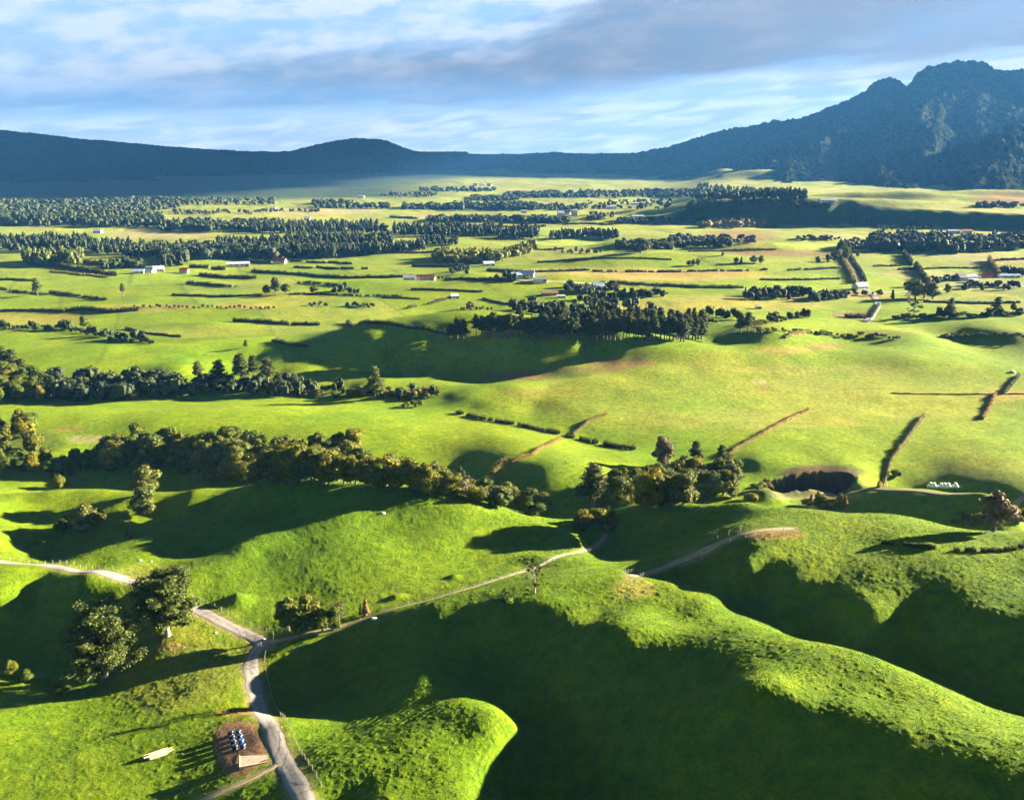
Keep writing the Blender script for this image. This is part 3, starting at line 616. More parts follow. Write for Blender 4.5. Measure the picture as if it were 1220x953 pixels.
def build_ground():
    th = np.radians(np.concatenate([np.linspace(-180, -47, 48)[:-1], np.linspace(-47, -33, 150)[:-1], np.linspace(-33, 33, 1000), np.linspace(33, 47, 150)[1:], np.linspace(47, 180, 48)[1:]]))
    rs = [0.5, 12, 24, 36, 46, 54, 61, 67, 72, 76, 80, 84]
    while rs[-1] < 7000:
        r = rs[-1]; rs.append(r + min(r * r / 80000.0, r * 0.0065))
    rs += [8000, 9500, 11500, 14000]
    rs = np.array(rs)
    R, T = np.meshgrid(rs, th, indexing='ij')
    x = R * np.sin(T); y = R * np.cos(T)
    zm = macro(x, y); f_ = road_flat(x, y) * (1 - yard_mask(x, y)); z = zm
    gr = np.gradient(zm, axis=0) / np.gradient(R, axis=0); gt = np.gradient(zm, axis=1) / (np.gradient(T, axis=1) * R)
    slope = np.hypot(gr, gt).ravel()
    z = zm + (micro(x, y) + terracettes(x, y, zm, slope.reshape(zm.shape))) * f_
    xr, yr, zr = x.ravel(), y.ravel(), z.ravel()
    nr, nc = R.shape
    i = np.arange(nr * nc).reshape(nr, nc)
    f = np.stack([i[:-1, :-1], i[1:, :-1], i[1:, 1:], i[:-1, 1:]], -1).reshape(-1, 4)
    me = mesh_np('ground', np.stack([xr, yr, zr], 1), f[:, ::-1])
    col = np.ones((len(xr), 4), np.float32)
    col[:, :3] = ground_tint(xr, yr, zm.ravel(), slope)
    at = me.color_attributes.new('tint', 'FLOAT_COLOR', 'POINT')
    at.data.foreach_set('color', col.ravel())
    new_obj('ground', me, None, [M['grass']], kind='structure')
    print('ground', nr, nc)
build_ground()

def strip(name, P, w, mat, lift=0.07, step=0.6, m=5, jag=0.25):
    Q = resample(P, step)
    t = np.gradient(Q, axis=0); t /= np.hypot(t[:, 0], t[:, 1])[:, None] + 1e-9
    nrm = np.stack([-t[:, 1], t[:, 0]], 1)
    s = np.linspace(-.5, .5, m)
    jl = 1 + jag * fbm(Q[:, 0] / 2.2, Q[:, 1] / 2.2, 77, 3)
    X = Q[:, None, :] + nrm[:, None, :] * (s[None, :, None] * w * jl[:, None, None])
    z = ground_d(X[..., 0], X[..., 1]) + lift
    z[:, 0] -= lift * 1.6; z[:, -1] -= lift * 1.6
    v = np.dstack([X, z]).reshape(-1, 3)
    acr = np.tile(np.abs(s) * 2, len(Q))
    n = len(Q); i = np.arange(n * m).reshape(n, m)
    f = np.stack([i[:-1, :-1], i[:-1, 1:], i[1:, 1:], i[1:, :-1]], -1).reshape(-1, 4)
    me = mesh_np(name, v, f[:, ::-1])
    at = me.attributes.new('across', 'FLOAT', 'POINT'); at.data.foreach_set('value', acr.astype(np.float32))
    return new_obj(name, me, None, [mat], kind='structure')
for nm, (P, w) in ROADS_ALL.items():
    far = nm in ('far_road', 'country_road')
    strip(nm, P, w, M[ROAD_PX[nm][2]], lift=0.35 if far else 0.09, step=2.5 if far else 0.5, m=7)

# ------------------------------------------------------------------ far hills and the mountain
def forest_hill_mat():
    k = NT('forested_slope')
    geo = k.n('ShaderNodeNewGeometry').outputs['Position']
    a = k.noise(0.055, 4, 0.7, geo); b = k.noise(0.0018, 4, 0.6, geo)
    c = k.ramp(a, [(0.36, (0.002, 0.005, 0.004)), (0.5, (0.012, 0.018, 0.010)), (0.66, (0.050, 0.052, 0.028))])
    c = k.mix(1.0, c, k.ramp(b, [(0.35, (0.85, 0.9, 0.95)), (0.65, (1.2, 1.1, 1.0))]), 'MULTIPLY')
    k.col(c); k.rough(1.0); k.b.inputs['Specular IOR Level'].default_value = 0.0
    k.bump(a, 1.0, 18.0)
    return k.m
M['hill'] = forest_hill_mat()

def ridge_obj(name, sil, dist, r0, r1, th0, th1, nth, nr, seed, rough, canopy, base):
    """sil: photo silhouette px,py ; dist(px)->ridge distance ; r0(px)->foot distance"""
    sx = np.array([p[0] for p in sil], float); sy = np.array([p[1] for p in sil], float)
    th = np.linspace(th0, th1, nth)
    pg = np.linspace(sx[0], sx[-1], 3000); yg = np.interp(pg, sx, sy); ug, fg, _ = ray(pg, yg); tg = np.arctan2(ug, fg)
    px = np.interp(th, tg, pg); yy = np.interp(px, sx, sy)
    rr = np.array([dist(p) for p in px]); rf = np.array([r0(p) for p in px])
    # height of the ridge from the silhouette
    u, fy, fz = ray(px, yy)
    H = CAMZ + rr * fz / np.hypot(u, fy) + 0.0
    s = np.linspace(0, 1, nr)
    a = sstep(0, 1, s) ** 0.0
    S, TH = np.meshgrid(s, th, indexing='ij')
    front = S < 0.62
    R = np.where(front, rf + (rr - rf) * (S / 0.62), rr + (r1 - rr) * ((S - 0.62) / 0.38))
    q = np.where(front, S / 0.62, 1 - (S - 0.62) / 0.38)
    prof = 0.55 * q ** 1.25 + 0.45 * q ** 3.0
    prof = np.where(front, prof, q ** 0.8)
    X = R * np.sin(TH); Y = R * np.cos(TH)
    rn = 1 - 2.2 * np.abs(fbm(TH * 7.0 + seed, R / 2600.0, seed, 5, 0.55))     # spurs running downhill
    rn2 = fbm(X / 420.0, Y / 420.0, seed + 3, 5, 0.55)
    env = np.sin(np.pi * np.clip(q, 0, 1)) ** 0.8
    Hh = np.maximum(H - base, 0)
    Z = base - 14 + Hh * prof + 14 * np.clip(q * 8, 0, 1) + env * rough * (Hh / 500.0) * (rn - 0.55) * 1.0 + env * rn2 * rough * 0.38 * np.clip(Hh / 250.0, 0, 1)
    Z += (fbm(X / 16.0, Y / 16.0, seed + 9, 3, 0.6) * canopy + np.maximum(0, fbm(X / 90, Y / 90, seed + 4, 2)) * canopy) * np.clip(q * 6, 0, 1)
    n0, n1 = S.shape
    i = np.arange(n0 * n1).reshape(n0, n1)
    f = np.stack([i[:-1, :-1], i[:-1, 1:], i[1:, 1:], i[1:, :-1]], -1).reshape(-1, 4)
    me = mesh_np(name, np.stack([X.ravel(), Y.ravel(), Z.ravel()], 1), f)
    return new_obj(name, me, None, [M['hill']], kind='structure')

ridge_obj('mountain', [(560,190),(700,186),(760,183),(790,179),(815,171),(830,166),(850,160),(880,153),(900,150),(920,146),(955,142),(985,131),(1010,120),(1022,114),(1030,110),(1040,100),(1050,97),(1058,94),(1066,95),(1073,98),(1080,103),(1086,98),(1091,90),(1098,87),(1106,81),(1116,80),(1124,77),(1133,76),(1139,73),(1148,75),(1156,73),(1166,74),(1176,77),(1184,83),(1192,85),(1205,84),(1220,83),(1260,90),(1320,110),(1400,125),(1500,150),(1700,175)],
          lambda p: 5600.0 - 0.6 * (p - 1100), lambda p: float(np.interp(p, [560, 760, 860, 960, 1100, 1300, 1500], [5200, 4300, 3300, 2700, 2450, 2350, 2300])), 9000, math.radians(0), math.radians(44), 1000, 460, 31, 150.0, 17.0, 28.0)
ridge_obj('distant_hills', [(-700,150),(-200,148),(0,155),(40,159),(100,166),(200,175),(260,179),(300,181),(345,181),(365,176),(385,171),(405,167),(430,165),(450,166),(465,170),(480,176),(497,181),(520,181),(555,181),(560,184),(620,184),(660,182),(700,184),(760,183),(820,184),(1000,184)],
          lambda p: 7600.0 + (-1400 * math.exp(-((p - 425) / 60) ** 2)), lambda p: float(np.interp(p, [-700, 0, 300, 500, 620, 900], [3500, 3800, 4300, 4900, 5300, 6000])), 11000, math.radians(-48), math.radians(17), 900, 300, 57, 110.0, 9.0, 20.0)

# ------------------------------------------------------------------ sky, sun, haze
def build_world():
    w = bpy.data.worlds.new('World'); C.world = w; w.use_nodes = True
    t = w.node_tree; bg = t.nodes['Background']
    L = t.links.new
    def N(typ, **kw):
        nd = t.nodes.new(typ)
        for k, v in kw.items(): setattr(nd, k, v)
        return nd
    def mth(op, a, b=None, c=None, clamp=False):
        nd = N('ShaderNodeMath', operation=op, use_clamp=clamp)
        for i, v in enumerate((a, b, c)):
            if v is None: continue
            if isinstance(v, (int, float)): nd.inputs[i].default_value = v
            else: L(v, nd.inputs[i])
        return nd.outputs[0]
    def step(x, a, b):
        nd = N('ShaderNodeMapRange', interpolation_type='SMOOTHSTEP')
        L(x, nd.inputs[0]); nd.inputs[1].default_value = a; nd.inputs[2].default_value = b
        return nd.outputs[0]
    def mix(f, a, b):
        nd = N('ShaderNodeMix', data_type='RGBA')
        for s_, v in ((nd.inputs[0], f), (nd.inputs[6], a), (nd.inputs[7], b)):
            if isinstance(v, (int, float)): s_.default_value = v
            elif isinstance(v, tuple): s_.default_value = (*v, 1)
            else: L(v, s_)
        return nd.outputs[2]
    sky = N('ShaderNodeTexSky', sky_type='NISHITA'); sky.sun_disc = False
    sky.sun_elevation = SUN_EL; sky.sun_rotation = math.pi / 2 - SUN_AZ
    sky.air_density = 1.0; sky.dust_density = 0.6; sky.ozone_density = 1.0
    tc = N('ShaderNodeTexCoord'); sp = N('ShaderNodeSeparateXYZ'); L(tc.outputs['Generated'], sp.inputs[0])
    X, Y, Z = sp.outputs
    az = mth('ARCTAN2', X, Y); el = mth('ARCSINE', Z)          # radians; azimuth 0 = +Y
    # stratified cloud coordinates: long across, thin in height, sloping gently
    elt = mth('SUBTRACT', el, mth('MULTIPLY', az, 0.10))
    cv = N('ShaderNodeCombineXYZ'); L(mth('MULTIPLY', az, 5.0), cv.inputs[0]); L(mth('MULTIPLY', elt, 34.0), cv.inputs[1])
    def noise(scale, det, rough=0.55, dist=0.3):
        nd = N('ShaderNodeTexNoise'); nd.inputs['Scale'].default_value = scale; nd.inputs['Detail'].default_value = det
        nd.inputs['Roughness'].default_value = rough; nd.inputs['Distortion'].default_value = dist
        L(cv.outputs[0], nd.inputs['Vector']); return nd.outputs['Fac']
    n1 = noise(0.9, 6); n2 = noise(2.6, 6, 0.6, 0.6)
    cv2 = N('ShaderNodeCombineXYZ'); L(mth('MULTIPLY', az, 9.0), cv2.inputs[0]); L(mth('MULTIPLY', elt, 26.0), cv2.inputs[1])
    nd3 = N('ShaderNodeTexNoise'); nd3.inputs['Scale'].default_value = 1.5; nd3.inputs['Detail'].default_value = 7; nd3.inputs['Roughness'].default_value = 0.62
    L(cv2.outputs[0], nd3.inputs['Vector']); n3 = nd3.outputs['Fac']
    wob = mth('MULTIPLY', mth('SUBTRACT', n1, 0.5), 0.06)
    wob = mth('ADD', wob, mth('MULTIPLY', mth('SUBTRACT', n3, 0.5), 0.035))
    elw = mth('ADD', el, wob)
    azp = mth('MAXIMUM', az, 0.0)
    low = mth('ADD', mth('ADD', 0.050, mth('MULTIPLY', az, 0.037)), mth('MULTIPLY', azp, 0.06))
    up = mth('ADD', mth('ADD', 0.116, mth('MULTIPLY', az, 0.095)), mth('MULTIPLY', azp, 0.42))
    d1 = step(mth('SUBTRACT', elw, low), -0.010, 0.014)
    d2 = step(mth('SUBTRACT', up, elw), -0.018, 0.030)
    bank = mth('MULTIPLY', mth('MULTIPLY', d1, d2), mth('ADD', 0.55, mth('MULTIPLY', n3, 0.85)), clamp=True)
    nish = N('ShaderNodeMix', data_type='RGBA', blend_type='MULTIPLY'); nish.inputs[0].default_value = 1
    L(sky.outputs[0], nish.inputs[6]); nish.inputs[7].default_value = (0.42, 0.6, 0.95, 1)
    puff = step(mth('ADD', n3, mth('MULTIPLY', mth('SUBTRACT', n1, 0.5), 0.7)), 0.36, 0.62)
    thin = step(n2, 0.38, 0.66)
    base = mix(0.80, nish.outputs[2], (1.15, 1.66, 2.45))                      # clear blue with thin haze
    base = mix(mth('MULTIPLY', puff, 0.85), base, (2.2, 2.4, 2.7))             # white broken cloud
    lowc = mix(thin, (1.40, 1.62, 1.95), (2.6, 2.6, 2.6))                    # streaks near the horizon
    base = mix(mth('MULTIPLY', step(mth('SUBTRACT', low, elw), -0.012, 0.02), 0.85), base, lowc)
    greyc = mix(step(n3, 0.35, 0.7), (0.60, 0.86, 1.30), (1.20, 1.36, 1.68))
    greyc = mix(mth('MULTIPLY', step(az, 0.0, 0.5), 0.6), greyc, (0.98, 1.12, 1.42))
    base = mix(bank, base, greyc)
    base = mix(mth('MULTIPLY', step(el, 0.19, 0.34), 0.93), base, (0.06, 0.16, 0.34))   # unseen overhead sky darkened to dim blue to lower the ambient light
    fin = N('ShaderNodeMix', data_type='RGBA', blend_type='MULTIPLY'); fin.inputs[0].default_value = 1; L(base, fin.inputs[6]); fin.inputs[7].default_value = (0.86, 0.85, 0.84, 1)
    base = fin.outputs[2]
    L(base, bg.inputs[0]); bg.inputs[1].default_value = SKY_STR
SKY_STR = 0.05
build_world()

def build_shade_cloud(T, lift=0.0):  # cloud slab added out of view, placed sunward so its shadow covers outline T
    z0 = 2600.0; k = (z0 - lift) / math.tan(SUN_EL); ox, oy = k * math.cos(SUN_AZ), k * math.sin(SUN_AZ)
    P = np.array(T, float) + (ox, oy)
    g = 110.0
    X, Y = np.meshgrid(np.arange(P[:, 0].min() - 400, P[:, 0].max() + 400, g), np.arange(P[:, 1].min() - 400, P[:, 1].max() + 400, g), indexing='ij')
    d = seg_dist(X, Y, np.vstack([P, P[:1]]))
    ins = np.zeros(X.shape, bool)
    for (x0, y0), (x1, y1) in zip(P, np.roll(P, -1, 0)):
        c = ((y0 > Y) != (y1 > Y)) & (X < (x1 - x0) * (Y - y0) / (y1 - y0 + 1e-9) + x0); ins ^= c
    F = np.where(ins, d, -d) + 260 * fbm(X / 900, Y / 900, 301, 4)
    t = np.sqrt(np.clip(F, 0, 1500) / 1500)
    top = z0 + 320 * t + 90 * t * fbm(X / 500, Y / 500, 303, 3); bot = z0 - 90 * t
    n0, n1 = X.shape; i = np.arange(n0 * n1).reshape(n0, n1)
    f = np.stack([i[:-1, :-1], i[1:, :-1], i[1:, 1:], i[:-1, 1:]], -1).reshape(-1, 4)
    keep = (F.ravel()[f] > 0).any(1); f = f[keep]
    v = np.concatenate([np.stack([X, Y, top], -1).reshape(-1, 3), np.stack([X, Y, bot - 1.0], -1).reshape(-1, 3)])
    me = mesh_np('unseen_shade_cloud', v, np.concatenate([f, f[:, ::-1] + n0 * n1]))
    new_obj('unseen_shade_cloud', me, None, [simple_mat('shade_cloud_white', (0.75, 0.77, 0.80), 1.0, 0.05, 0.002)], kind='stuff')
build_shade_cloud([(-8500, 2250), (-2600, 2330), (-1250, 2420), (-820, 3000), (-700, 4300), (-300, 5200), (700, 5600), (900, 9500), (-8500, 9800)])  # added, unseen: shades the far left plain and hills
build_shade_cloud([(900, 4700), (1500, 4500), (2300, 4300), (3300, 3900), (5200, 4500), (4500, 8200), (1400, 8000)], 330.0)  # added, unseen: shades the upper part of the mountain

sl = bpy.data.lights.new('sun', 'SUN'); so = bpy.data.objects.new('sun', sl); COL.objects.link(so)
sl.energy = 5.0; sl.angle = math.radians(0.5); sl.color = (1.0, 0.86, 0.66)
sd = Vector((math.cos(SUN_EL) * math.cos(SUN_AZ), math.cos(SUN_EL) * math.sin(SUN_AZ), math.sin(SUN_EL)))
so.rotation_euler = sd.to_track_quat('Z', 'Y').to_euler()
so.location = (200, 100, 300)

def build_haze():
    bm = bmesh.new(); bmesh.ops.create_cube(bm, size=1)
    x0, x1, y0, y1, z0, z1 = -70000, 70000, -70000, 70000, -90, 1100
    x0, x1, y0, y1 = -15500, 15500, -15500, 15500
    for v in bm.verts:
        v.co = ((x0 + x1) / 2 + v.co.x * (x1 - x0), (y0 + y1) / 2 + v.co.y * (y1 - y0), (z0 + z1) / 2 + v.co.z * (z1 - z0))
    me = bpy.data.meshes.new('haze'); bm.to_mesh(me); bm.free()
    m = bpy.data.materials.new('haze_air'); m.use_nodes = True
    t = m.node_tree; t.nodes.remove(t.nodes['Principled BSDF'])
    pv = t.nodes.new('ShaderNodeVolumePrincipled'); pv.inputs['Color'].default_value = (0.11, 0.42, 1.0, 1)
    pv.inputs['Density'].default_value = HAZE; pv.inputs['Anisotropy'].default_value = 0.0
    t.links.new(pv.outputs[0], t.nodes['Material Output'].inputs['Volume'])
    new_obj('haze', me, None, [m], kind='stuff')
HAZE = 3.3e-5
build_haze()

C.view_settings.view_transform = 'Standard'; C.view_settings.look = 'None'
C.view_settings.exposure = 3.25; C.view_settings.gamma = 1.0; C.view_settings.use_curve_mapping = False
C.cycles.use_denoising = True
try: C.cycles.denoiser = 'OPENIMAGEDENOISE'
except Exception: pass
C.cycles.max_bounces = 5; C.cycles.diffuse_bounces = 2; C.cycles.transmission_bounces = 2; C.cycles.volume_bounces = 0
C.cycles.use_adaptive_sampling = True; C.cycles.adaptive_threshold = 0.02

# ------------------------------------------------------------------ coarse grass clumps on the near pasture
def grass_tufts(n=170000):
    rs = np.random.RandomState(404)
    u = rs.uniform(0, 1, n); r = (88 ** -0.4 * (1 - u) + 330 ** -0.4 * u) ** (-1 / 0.4)
    th = np.radians(rs.uniform(-36, 36, n))
    x = r * np.sin(th); y = r * np.cos(th)
    cl = fbm(x / 3.0, y / 3.0, 410, 3) + .35 * fbm(x / 22, y / 22, 412, 2)
    ok = (cl > rs.uniform(-.45, .35, n)) & (road_flat(x, y) > .5) & (yard_mask(x, y) < .5)
    x, y, r, cl = x[ok], y[ok], r[ok], cl[ok]; n = len(x)
    zm = macro(x, y); z = zm + micro(x, y)
    tint = ground_tint(x, y, zm, np.zeros(n)) * (1 + .30 * rs.normal(size=(n, 1)).clip(-1.6, 1.6)) * np.array([1.15, 1.15, 1.0])
    s = rs.uniform(.05, .11, n) * (1 + .5 * np.clip(cl, 0, .6)) * np.clip(r / 170, .8, 1.5)
    V = []; 
    for k in range(2):
        a = rs.uniform(0, np.pi, n); dx, dy = np.cos(a) * s * .8, np.sin(a) * s * .8
        lx, ly = rs.normal(size=(2, n)) * s * .35
        V.append(np.stack([np.stack([x - dx, y - dy, z - .05], -1), np.stack([x + dx, y + dy, z - .05], -1), np.stack([x + dx * .7 + lx, y + dy * .7 + ly, z + s], -1), np.stack([x - dx * .7 + lx, y - dy * .7 + ly, z + s * .85], -1)], 1))
    v = np.concatenate(V).reshape(-1, 3); f = np.arange(len(v)).reshape(-1, 4)
    me = mesh_np('grass_tufts', v, f, False)
    col = np.ones((len(v), 4), np.float32); col[:, :3] = np.repeat(np.concatenate([tint, tint]), 4, 0).clip(.003, .6)
    at = me.color_attributes.new('tint', 'FLOAT_COLOR', 'POINT'); at.data.foreach_set('color', col.ravel())
    k = NT('grass_blades'); a = k.n('ShaderNodeAttribute'); a.attribute_name = 'tint'
    k.col(a.outputs['Color']); k.rough(.9); k.b.inputs['Specular IOR Level'].default_value = .1
    tr = k.n('ShaderNodeBsdfTranslucent'); k.l(a.outputs['Color'], tr.inputs['Color'])
    ms = k.n('ShaderNodeMixShader'); ms.inputs[0].default_value = .35
    k.l(k.b.outputs[0], ms.inputs[1]); k.l(tr.outputs[0], ms.inputs[2]); k.l(ms.outputs[0], k.t.nodes['Material Output'].inputs['Surface'])
    new_obj('grass_tufts', me, None, [k.m], kind='stuff', label='short coarse tufts of grass growing over the near hills', cat='grass')
    print('tufts', n)
grass_tufts()
# ------------------------------------------------------------------ plant meshes
RS = np.random.RandomState(11)
def cube_sphere(k):
    g = np.linspace(-1, 1, k + 1); vs = []; fs = []; off = 0
    for ax in range(3):
        for sg in (-1, 1):
            A, B = np.meshgrid(g, g, indexing='ij')
            p = np.zeros((k + 1, k + 1, 3)); p[..., ax] = sg; p[..., (ax + 1) % 3] = A; p[..., (ax + 2) % 3] = B
            p /= np.linalg.norm(p, axis=-1, keepdims=True)
            i = np.arange((k + 1) ** 2).reshape(k + 1, k + 1) + off
            f = np.stack([i[:-1, :-1], i[1:, :-1], i[1:, 1:], i[:-1, 1:]], -1).reshape(-1, 4)
            if sg < 0: f = f[:, ::-1]
            vs.append(p.reshape(-1, 3)); fs.append(f); off += (k + 1) ** 2
    return np.concatenate(vs), np.concatenate(fs)
CS2 = cube_sphere(2); CS3 = cube_sphere(3)

def leaf_quads(P, Nn, size, rs, asp=1.0):
    n = len(P)
    Nn = Nn / (np.linalg.norm(Nn, axis=1, keepdims=True) + 1e-9)
    a = rs.normal(size=(n, 3)); a -= (a * Nn).sum(1, keepdims=True) * Nn
    a /= np.linalg.norm(a, axis=1, keepdims=True) + 1e-9
    b = np.cross(Nn, a)
    s = (size * rs.uniform(0.55, 1.35, n))[:, None]
    a = a * s * 0.5; b = b * s * 0.5 * asp
    v = np.stack([P - a, P - b * rs.uniform(.6, 1.2, (n, 1)), P + a, P + b * rs.uniform(.6, 1.2, (n, 1))], 1).reshape(-1, 3)
    return v, np.arange(4 * n).reshape(n, 4)

class Acc:
    def __init__(s): s.v = []; s.f = []; s.n = 0
    def add(s, v, f):
        s.v.append(v); s.f.append(f + s.n); s.n += len(v)
    def mesh(s, name, smooth=True):
        return mesh_np(name, np.concatenate(s.v), np.concatenate(s.f), smooth)

def tube(acc, P, R, k=7):
    P = np.array(P, float); n = len(P)
    t = np.gradient(P, axis=0); t /= np.linalg.norm(t, axis=1, keepdims=True) + 1e-9
    up = np.where(np.abs(t[:, 2:3]) > 0.8, np.array([[1.0, 0, 0]]), np.array([[0, 0, 1.0]]))
    a = np.cross(t, up); a /= np.linalg.norm(a, axis=1, keepdims=True); b = np.cross(t, a)
    an = np.linspace(0, 2 * np.pi, k, endpoint=False)
    v = P[:, None] + (a[:, None] * np.cos(an)[None, :, None] + b[:, None] * np.sin(an)[None, :, None]) * np.array(R)[:, None, None]
    i = np.arange(n * k).reshape(n, k); j = np.roll(i, -1, 1)
    f = np.stack([i[:-1], j[:-1], j[1:], i[1:]], -1).reshape(-1, 4)
    acc.add(v.reshape(-1, 3), f)

def blobs_mesh(name, blobs, nleaf, size, rs, core=0.82, spread=0.5, flat=1.0, depth=(0.8, 1.12)):
    """blobs: (x,y,z,rx,ry,rz)"""
    acc = Acc(); B = np.array(blobs, float)
    cv, cf = CS2
    if core > 0:
        for b in B:
            w = 1 + 0.22 * rs.normal(size=(len(cv), 1)) * 0.6
            acc.add(cv * w * b[3:6] * core + b[:3], cf)
    area = (B[:, 3] * B[:, 4] + B[:, 3] * B[:, 5] + B[:, 4] * B[:, 5])
    idx = rs.choice(len(B), nleaf, p=area / area.sum())
    d = rs.normal(size=(nleaf, 3)); d /= np.linalg.norm(d, axis=1, keepdims=True)
    d[:, 2] = np.where(d[:, 2] < -0.5, -d[:, 2], d[:, 2])
    q = B[idx]
    P = q[:, :3] + d * q[:, 3:6] * rs.uniform(depth[0], depth[1], (nleaf, 1))
    Nn = d / q[:, 3:6] * q[:, 3:4] + rs.normal(size=(nleaf, 3)) * spread
    Nn[:, 2] *= flat
    v, f = leaf_quads(P, Nn, size, rs)
    acc.add(v, f)
    return acc.mesh(name, False)

def trunk_mesh(name, h, r, rs, limbs=4, lean=0.04, top=0.75, lh=(0.3, 0.6), lr=0.3):
    acc = Acc()
    lx, ly = rs.normal(size=2) * lean * h
    z = np.linspace(-0.6, h * top, 8)
    P = [(lx * (q / h) ** 2 + 0.05 * r * rs.normal(), ly * (q / h) ** 2, q) for q in z]
    R = r * (1.25 - 0.95 * np.linspace(0, 1, 8) ** 0.8); R[0] *= 1.5; R[1] *= 1.15
    tube(acc, P, R, 8)
    for i in range(limbs):
        a = i * 2.4 + rs.uniform(-.5, .5); z0 = h * rs.uniform(*lh); L = h * lr * rs.uniform(.7, 1.2)
        p0 = np.array([lx * (z0 / h) ** 2, ly * (z0 / h) ** 2, z0]); dirv = np.array([math.cos(a), math.sin(a), 0.75])
        pts = [p0 + dirv * L * s + np.array([0, 0, 0.15 * L * s * s]) for s in (0, .35, .7, 1.0)]
        tube(acc, pts, [r * .5, r * .38, r * .22, r * .08], 6)
    return acc.mesh(name)

def g_broad(rs, h=10.0, w=4.4, n=13, low=0.22):
    B = []
    for i in range(n):
        a = rs.uniform(0, 2 * np.pi); t = rs.uniform(0, 1)
        z = h * (low + (0.80 - low) * t); env = math.sin(math.pi * (0.18 + 0.70 * t)) ** 0.7
        rr = w * env * rs.uniform(0.25, 0.72); s = w * rs.uniform(0.32, 0.52)
        B.append((rr * math.cos(a), rr * math.sin(a), z, s * rs.uniform(.9, 1.2), s * rs.uniform(.9, 1.2), s * rs.uniform(.65, .9)))
    B.append((0, 0, h * 0.52, w * .55, w * .55, h * .28)); B.append((rs.normal() * .4, rs.normal() * .4, h * .84, w * .34, w * .34, h * .13))
    return B
def g_pine(rs, h=20.0, w=4.0, lo=0.32, n=20):
    B = []
    for i in range(n):
        t = (i + rs.uniform(0, 1)) / n; z = h * (lo + (0.95 - lo) * t)
        env = (1 - t) ** 0.55 * 0.95 + 0.12; a = i * 2.4 + rs.uniform(-.5, .5)
        rr = w * env * rs.uniform(0.25, 0.7); s = w * (0.24 + 0.28 * env) * rs.uniform(.7, 1.15)
        B.append((rr * math.cos(a), rr * math.sin(a), z, s * 1.25, s * 1.25, s * .62))
    return B
def g_cone(rs, h=12.0, w=2.6, n=16, lo=0.08):
    B = []
    for i in range(n):
        t = (i + .5) / n; z = h * (lo + (0.9 - lo) * t); env = (1 - t) ** 0.8 + 0.10; a = i * 2.4
        rr = w * env * rs.uniform(.2, .5); s = w * (0.16 + .42 * env) * rs.uniform(.85, 1.15)
        B.append((rr * math.cos(a), rr * math.sin(a), z, s, s, s * .85))
    return B
def g_shrub(rs, h=3.0, w=2.2, n=7):
    B = []
    for i in range(n):
        a = rs.uniform(0, 6.3); rr = w * rs.uniform(.1, .65); s = w * rs.uniform(.33, .55)
        B.append((rr * math.cos(a), rr * math.sin(a), h * rs.uniform(.3, .68), s, s, s * .75))
    return B
def g_open(rs, h=12.0, w=4.5, n=26):
    B = []
    for i in range(n):
        a = rs.uniform(0, 6.3); t = rs.uniform(0, 1); z = h * (0.3 + .65 * t)
        env = math.sin(math.pi * (0.2 + .7 * t)); rr = w * env * rs.uniform(.3, .95); s = w * rs.uniform(.12, .2)
        B.append((rr * math.cos(a), rr * math.sin(a), z, s * 1.3, s * 1.3, s * .7))
    return B

PROTO = {}
def make_protos():
    for i in range(6):
        rs = np.random.RandomState(100 + i)
        w = (4.6, 4.0, 5.0, 3.6, 4.3, 4.8)[i]
        PROTO['broadleaf_tree', i] = (blobs_mesh('crown', g_broad(rs, 10, w, 12 + i), 2200, 0.62, rs, 0.86), trunk_mesh('trunk', 10, .32, rs), 10.0)
        PROTO['shrub', i] = (blobs_mesh('crown', g_shrub(rs, 3.0, 1.7 + .2 * i), 700, 0.34, rs, 0.86), trunk_mesh('trunk', 3, .1, rs, 3, lh=(.1, .3)), 3.0)
        PROTO['pine_tree', i] = (blobs_mesh('crown', g_pine(rs, 20, (4.2, 3.4, 4.8, 3.8, 3.2, 4.4)[i], (.3, .42, .25, .36, .46, .3)[i], 20), 2400, 0.75, rs, 0.72, 0.6), trunk_mesh('trunk', 20, .42, rs, 5, 0.02, .93, (.3, .8), .16), 20.0)
        PROTO['conifer_tree', i] = (blobs_mesh('crown', g_cone(rs, 12, 2.4 + .25 * (i % 3)), 1600, 0.5, rs, 0.85), trunk_mesh('trunk', 12, .25, rs, 0, 0.01, .8), 12.0)
        PROTO['thin_tree', i] = (blobs_mesh('crown', g_open(rs, 12, 4.3, 24), 1300, 0.55, rs, 0.0, 1.2, depth=(0.1, 1.1)), trunk_mesh('trunk', 12, .28, rs, 8, 0.03, .85, (.25, .7), .34), 12.0)
make_protos()
MATS = {'broadleaf_tree': 'leaf', 'shrub': 'leaf', 'pine_tree': 'pine', 'conifer_tree': 'cypress', 'thin_tree': 'bare'}
_variants = {}
def crown_for(kind, i, mat):
    key = (kind, i, mat)
    if key not in _variants:
        cr, tr, h = PROTO[kind, i]
        c2 = cr.copy(); c2.materials.clear(); c2.materials.append(M[mat])
        t2 = tr.copy(); t2.materials.clear(); t2.materials.append(M['bark'] if kind != 'thin_tree' else M['pale_bark'])
        _variants[key] = (c2, t2, h)
    return _variants[key]

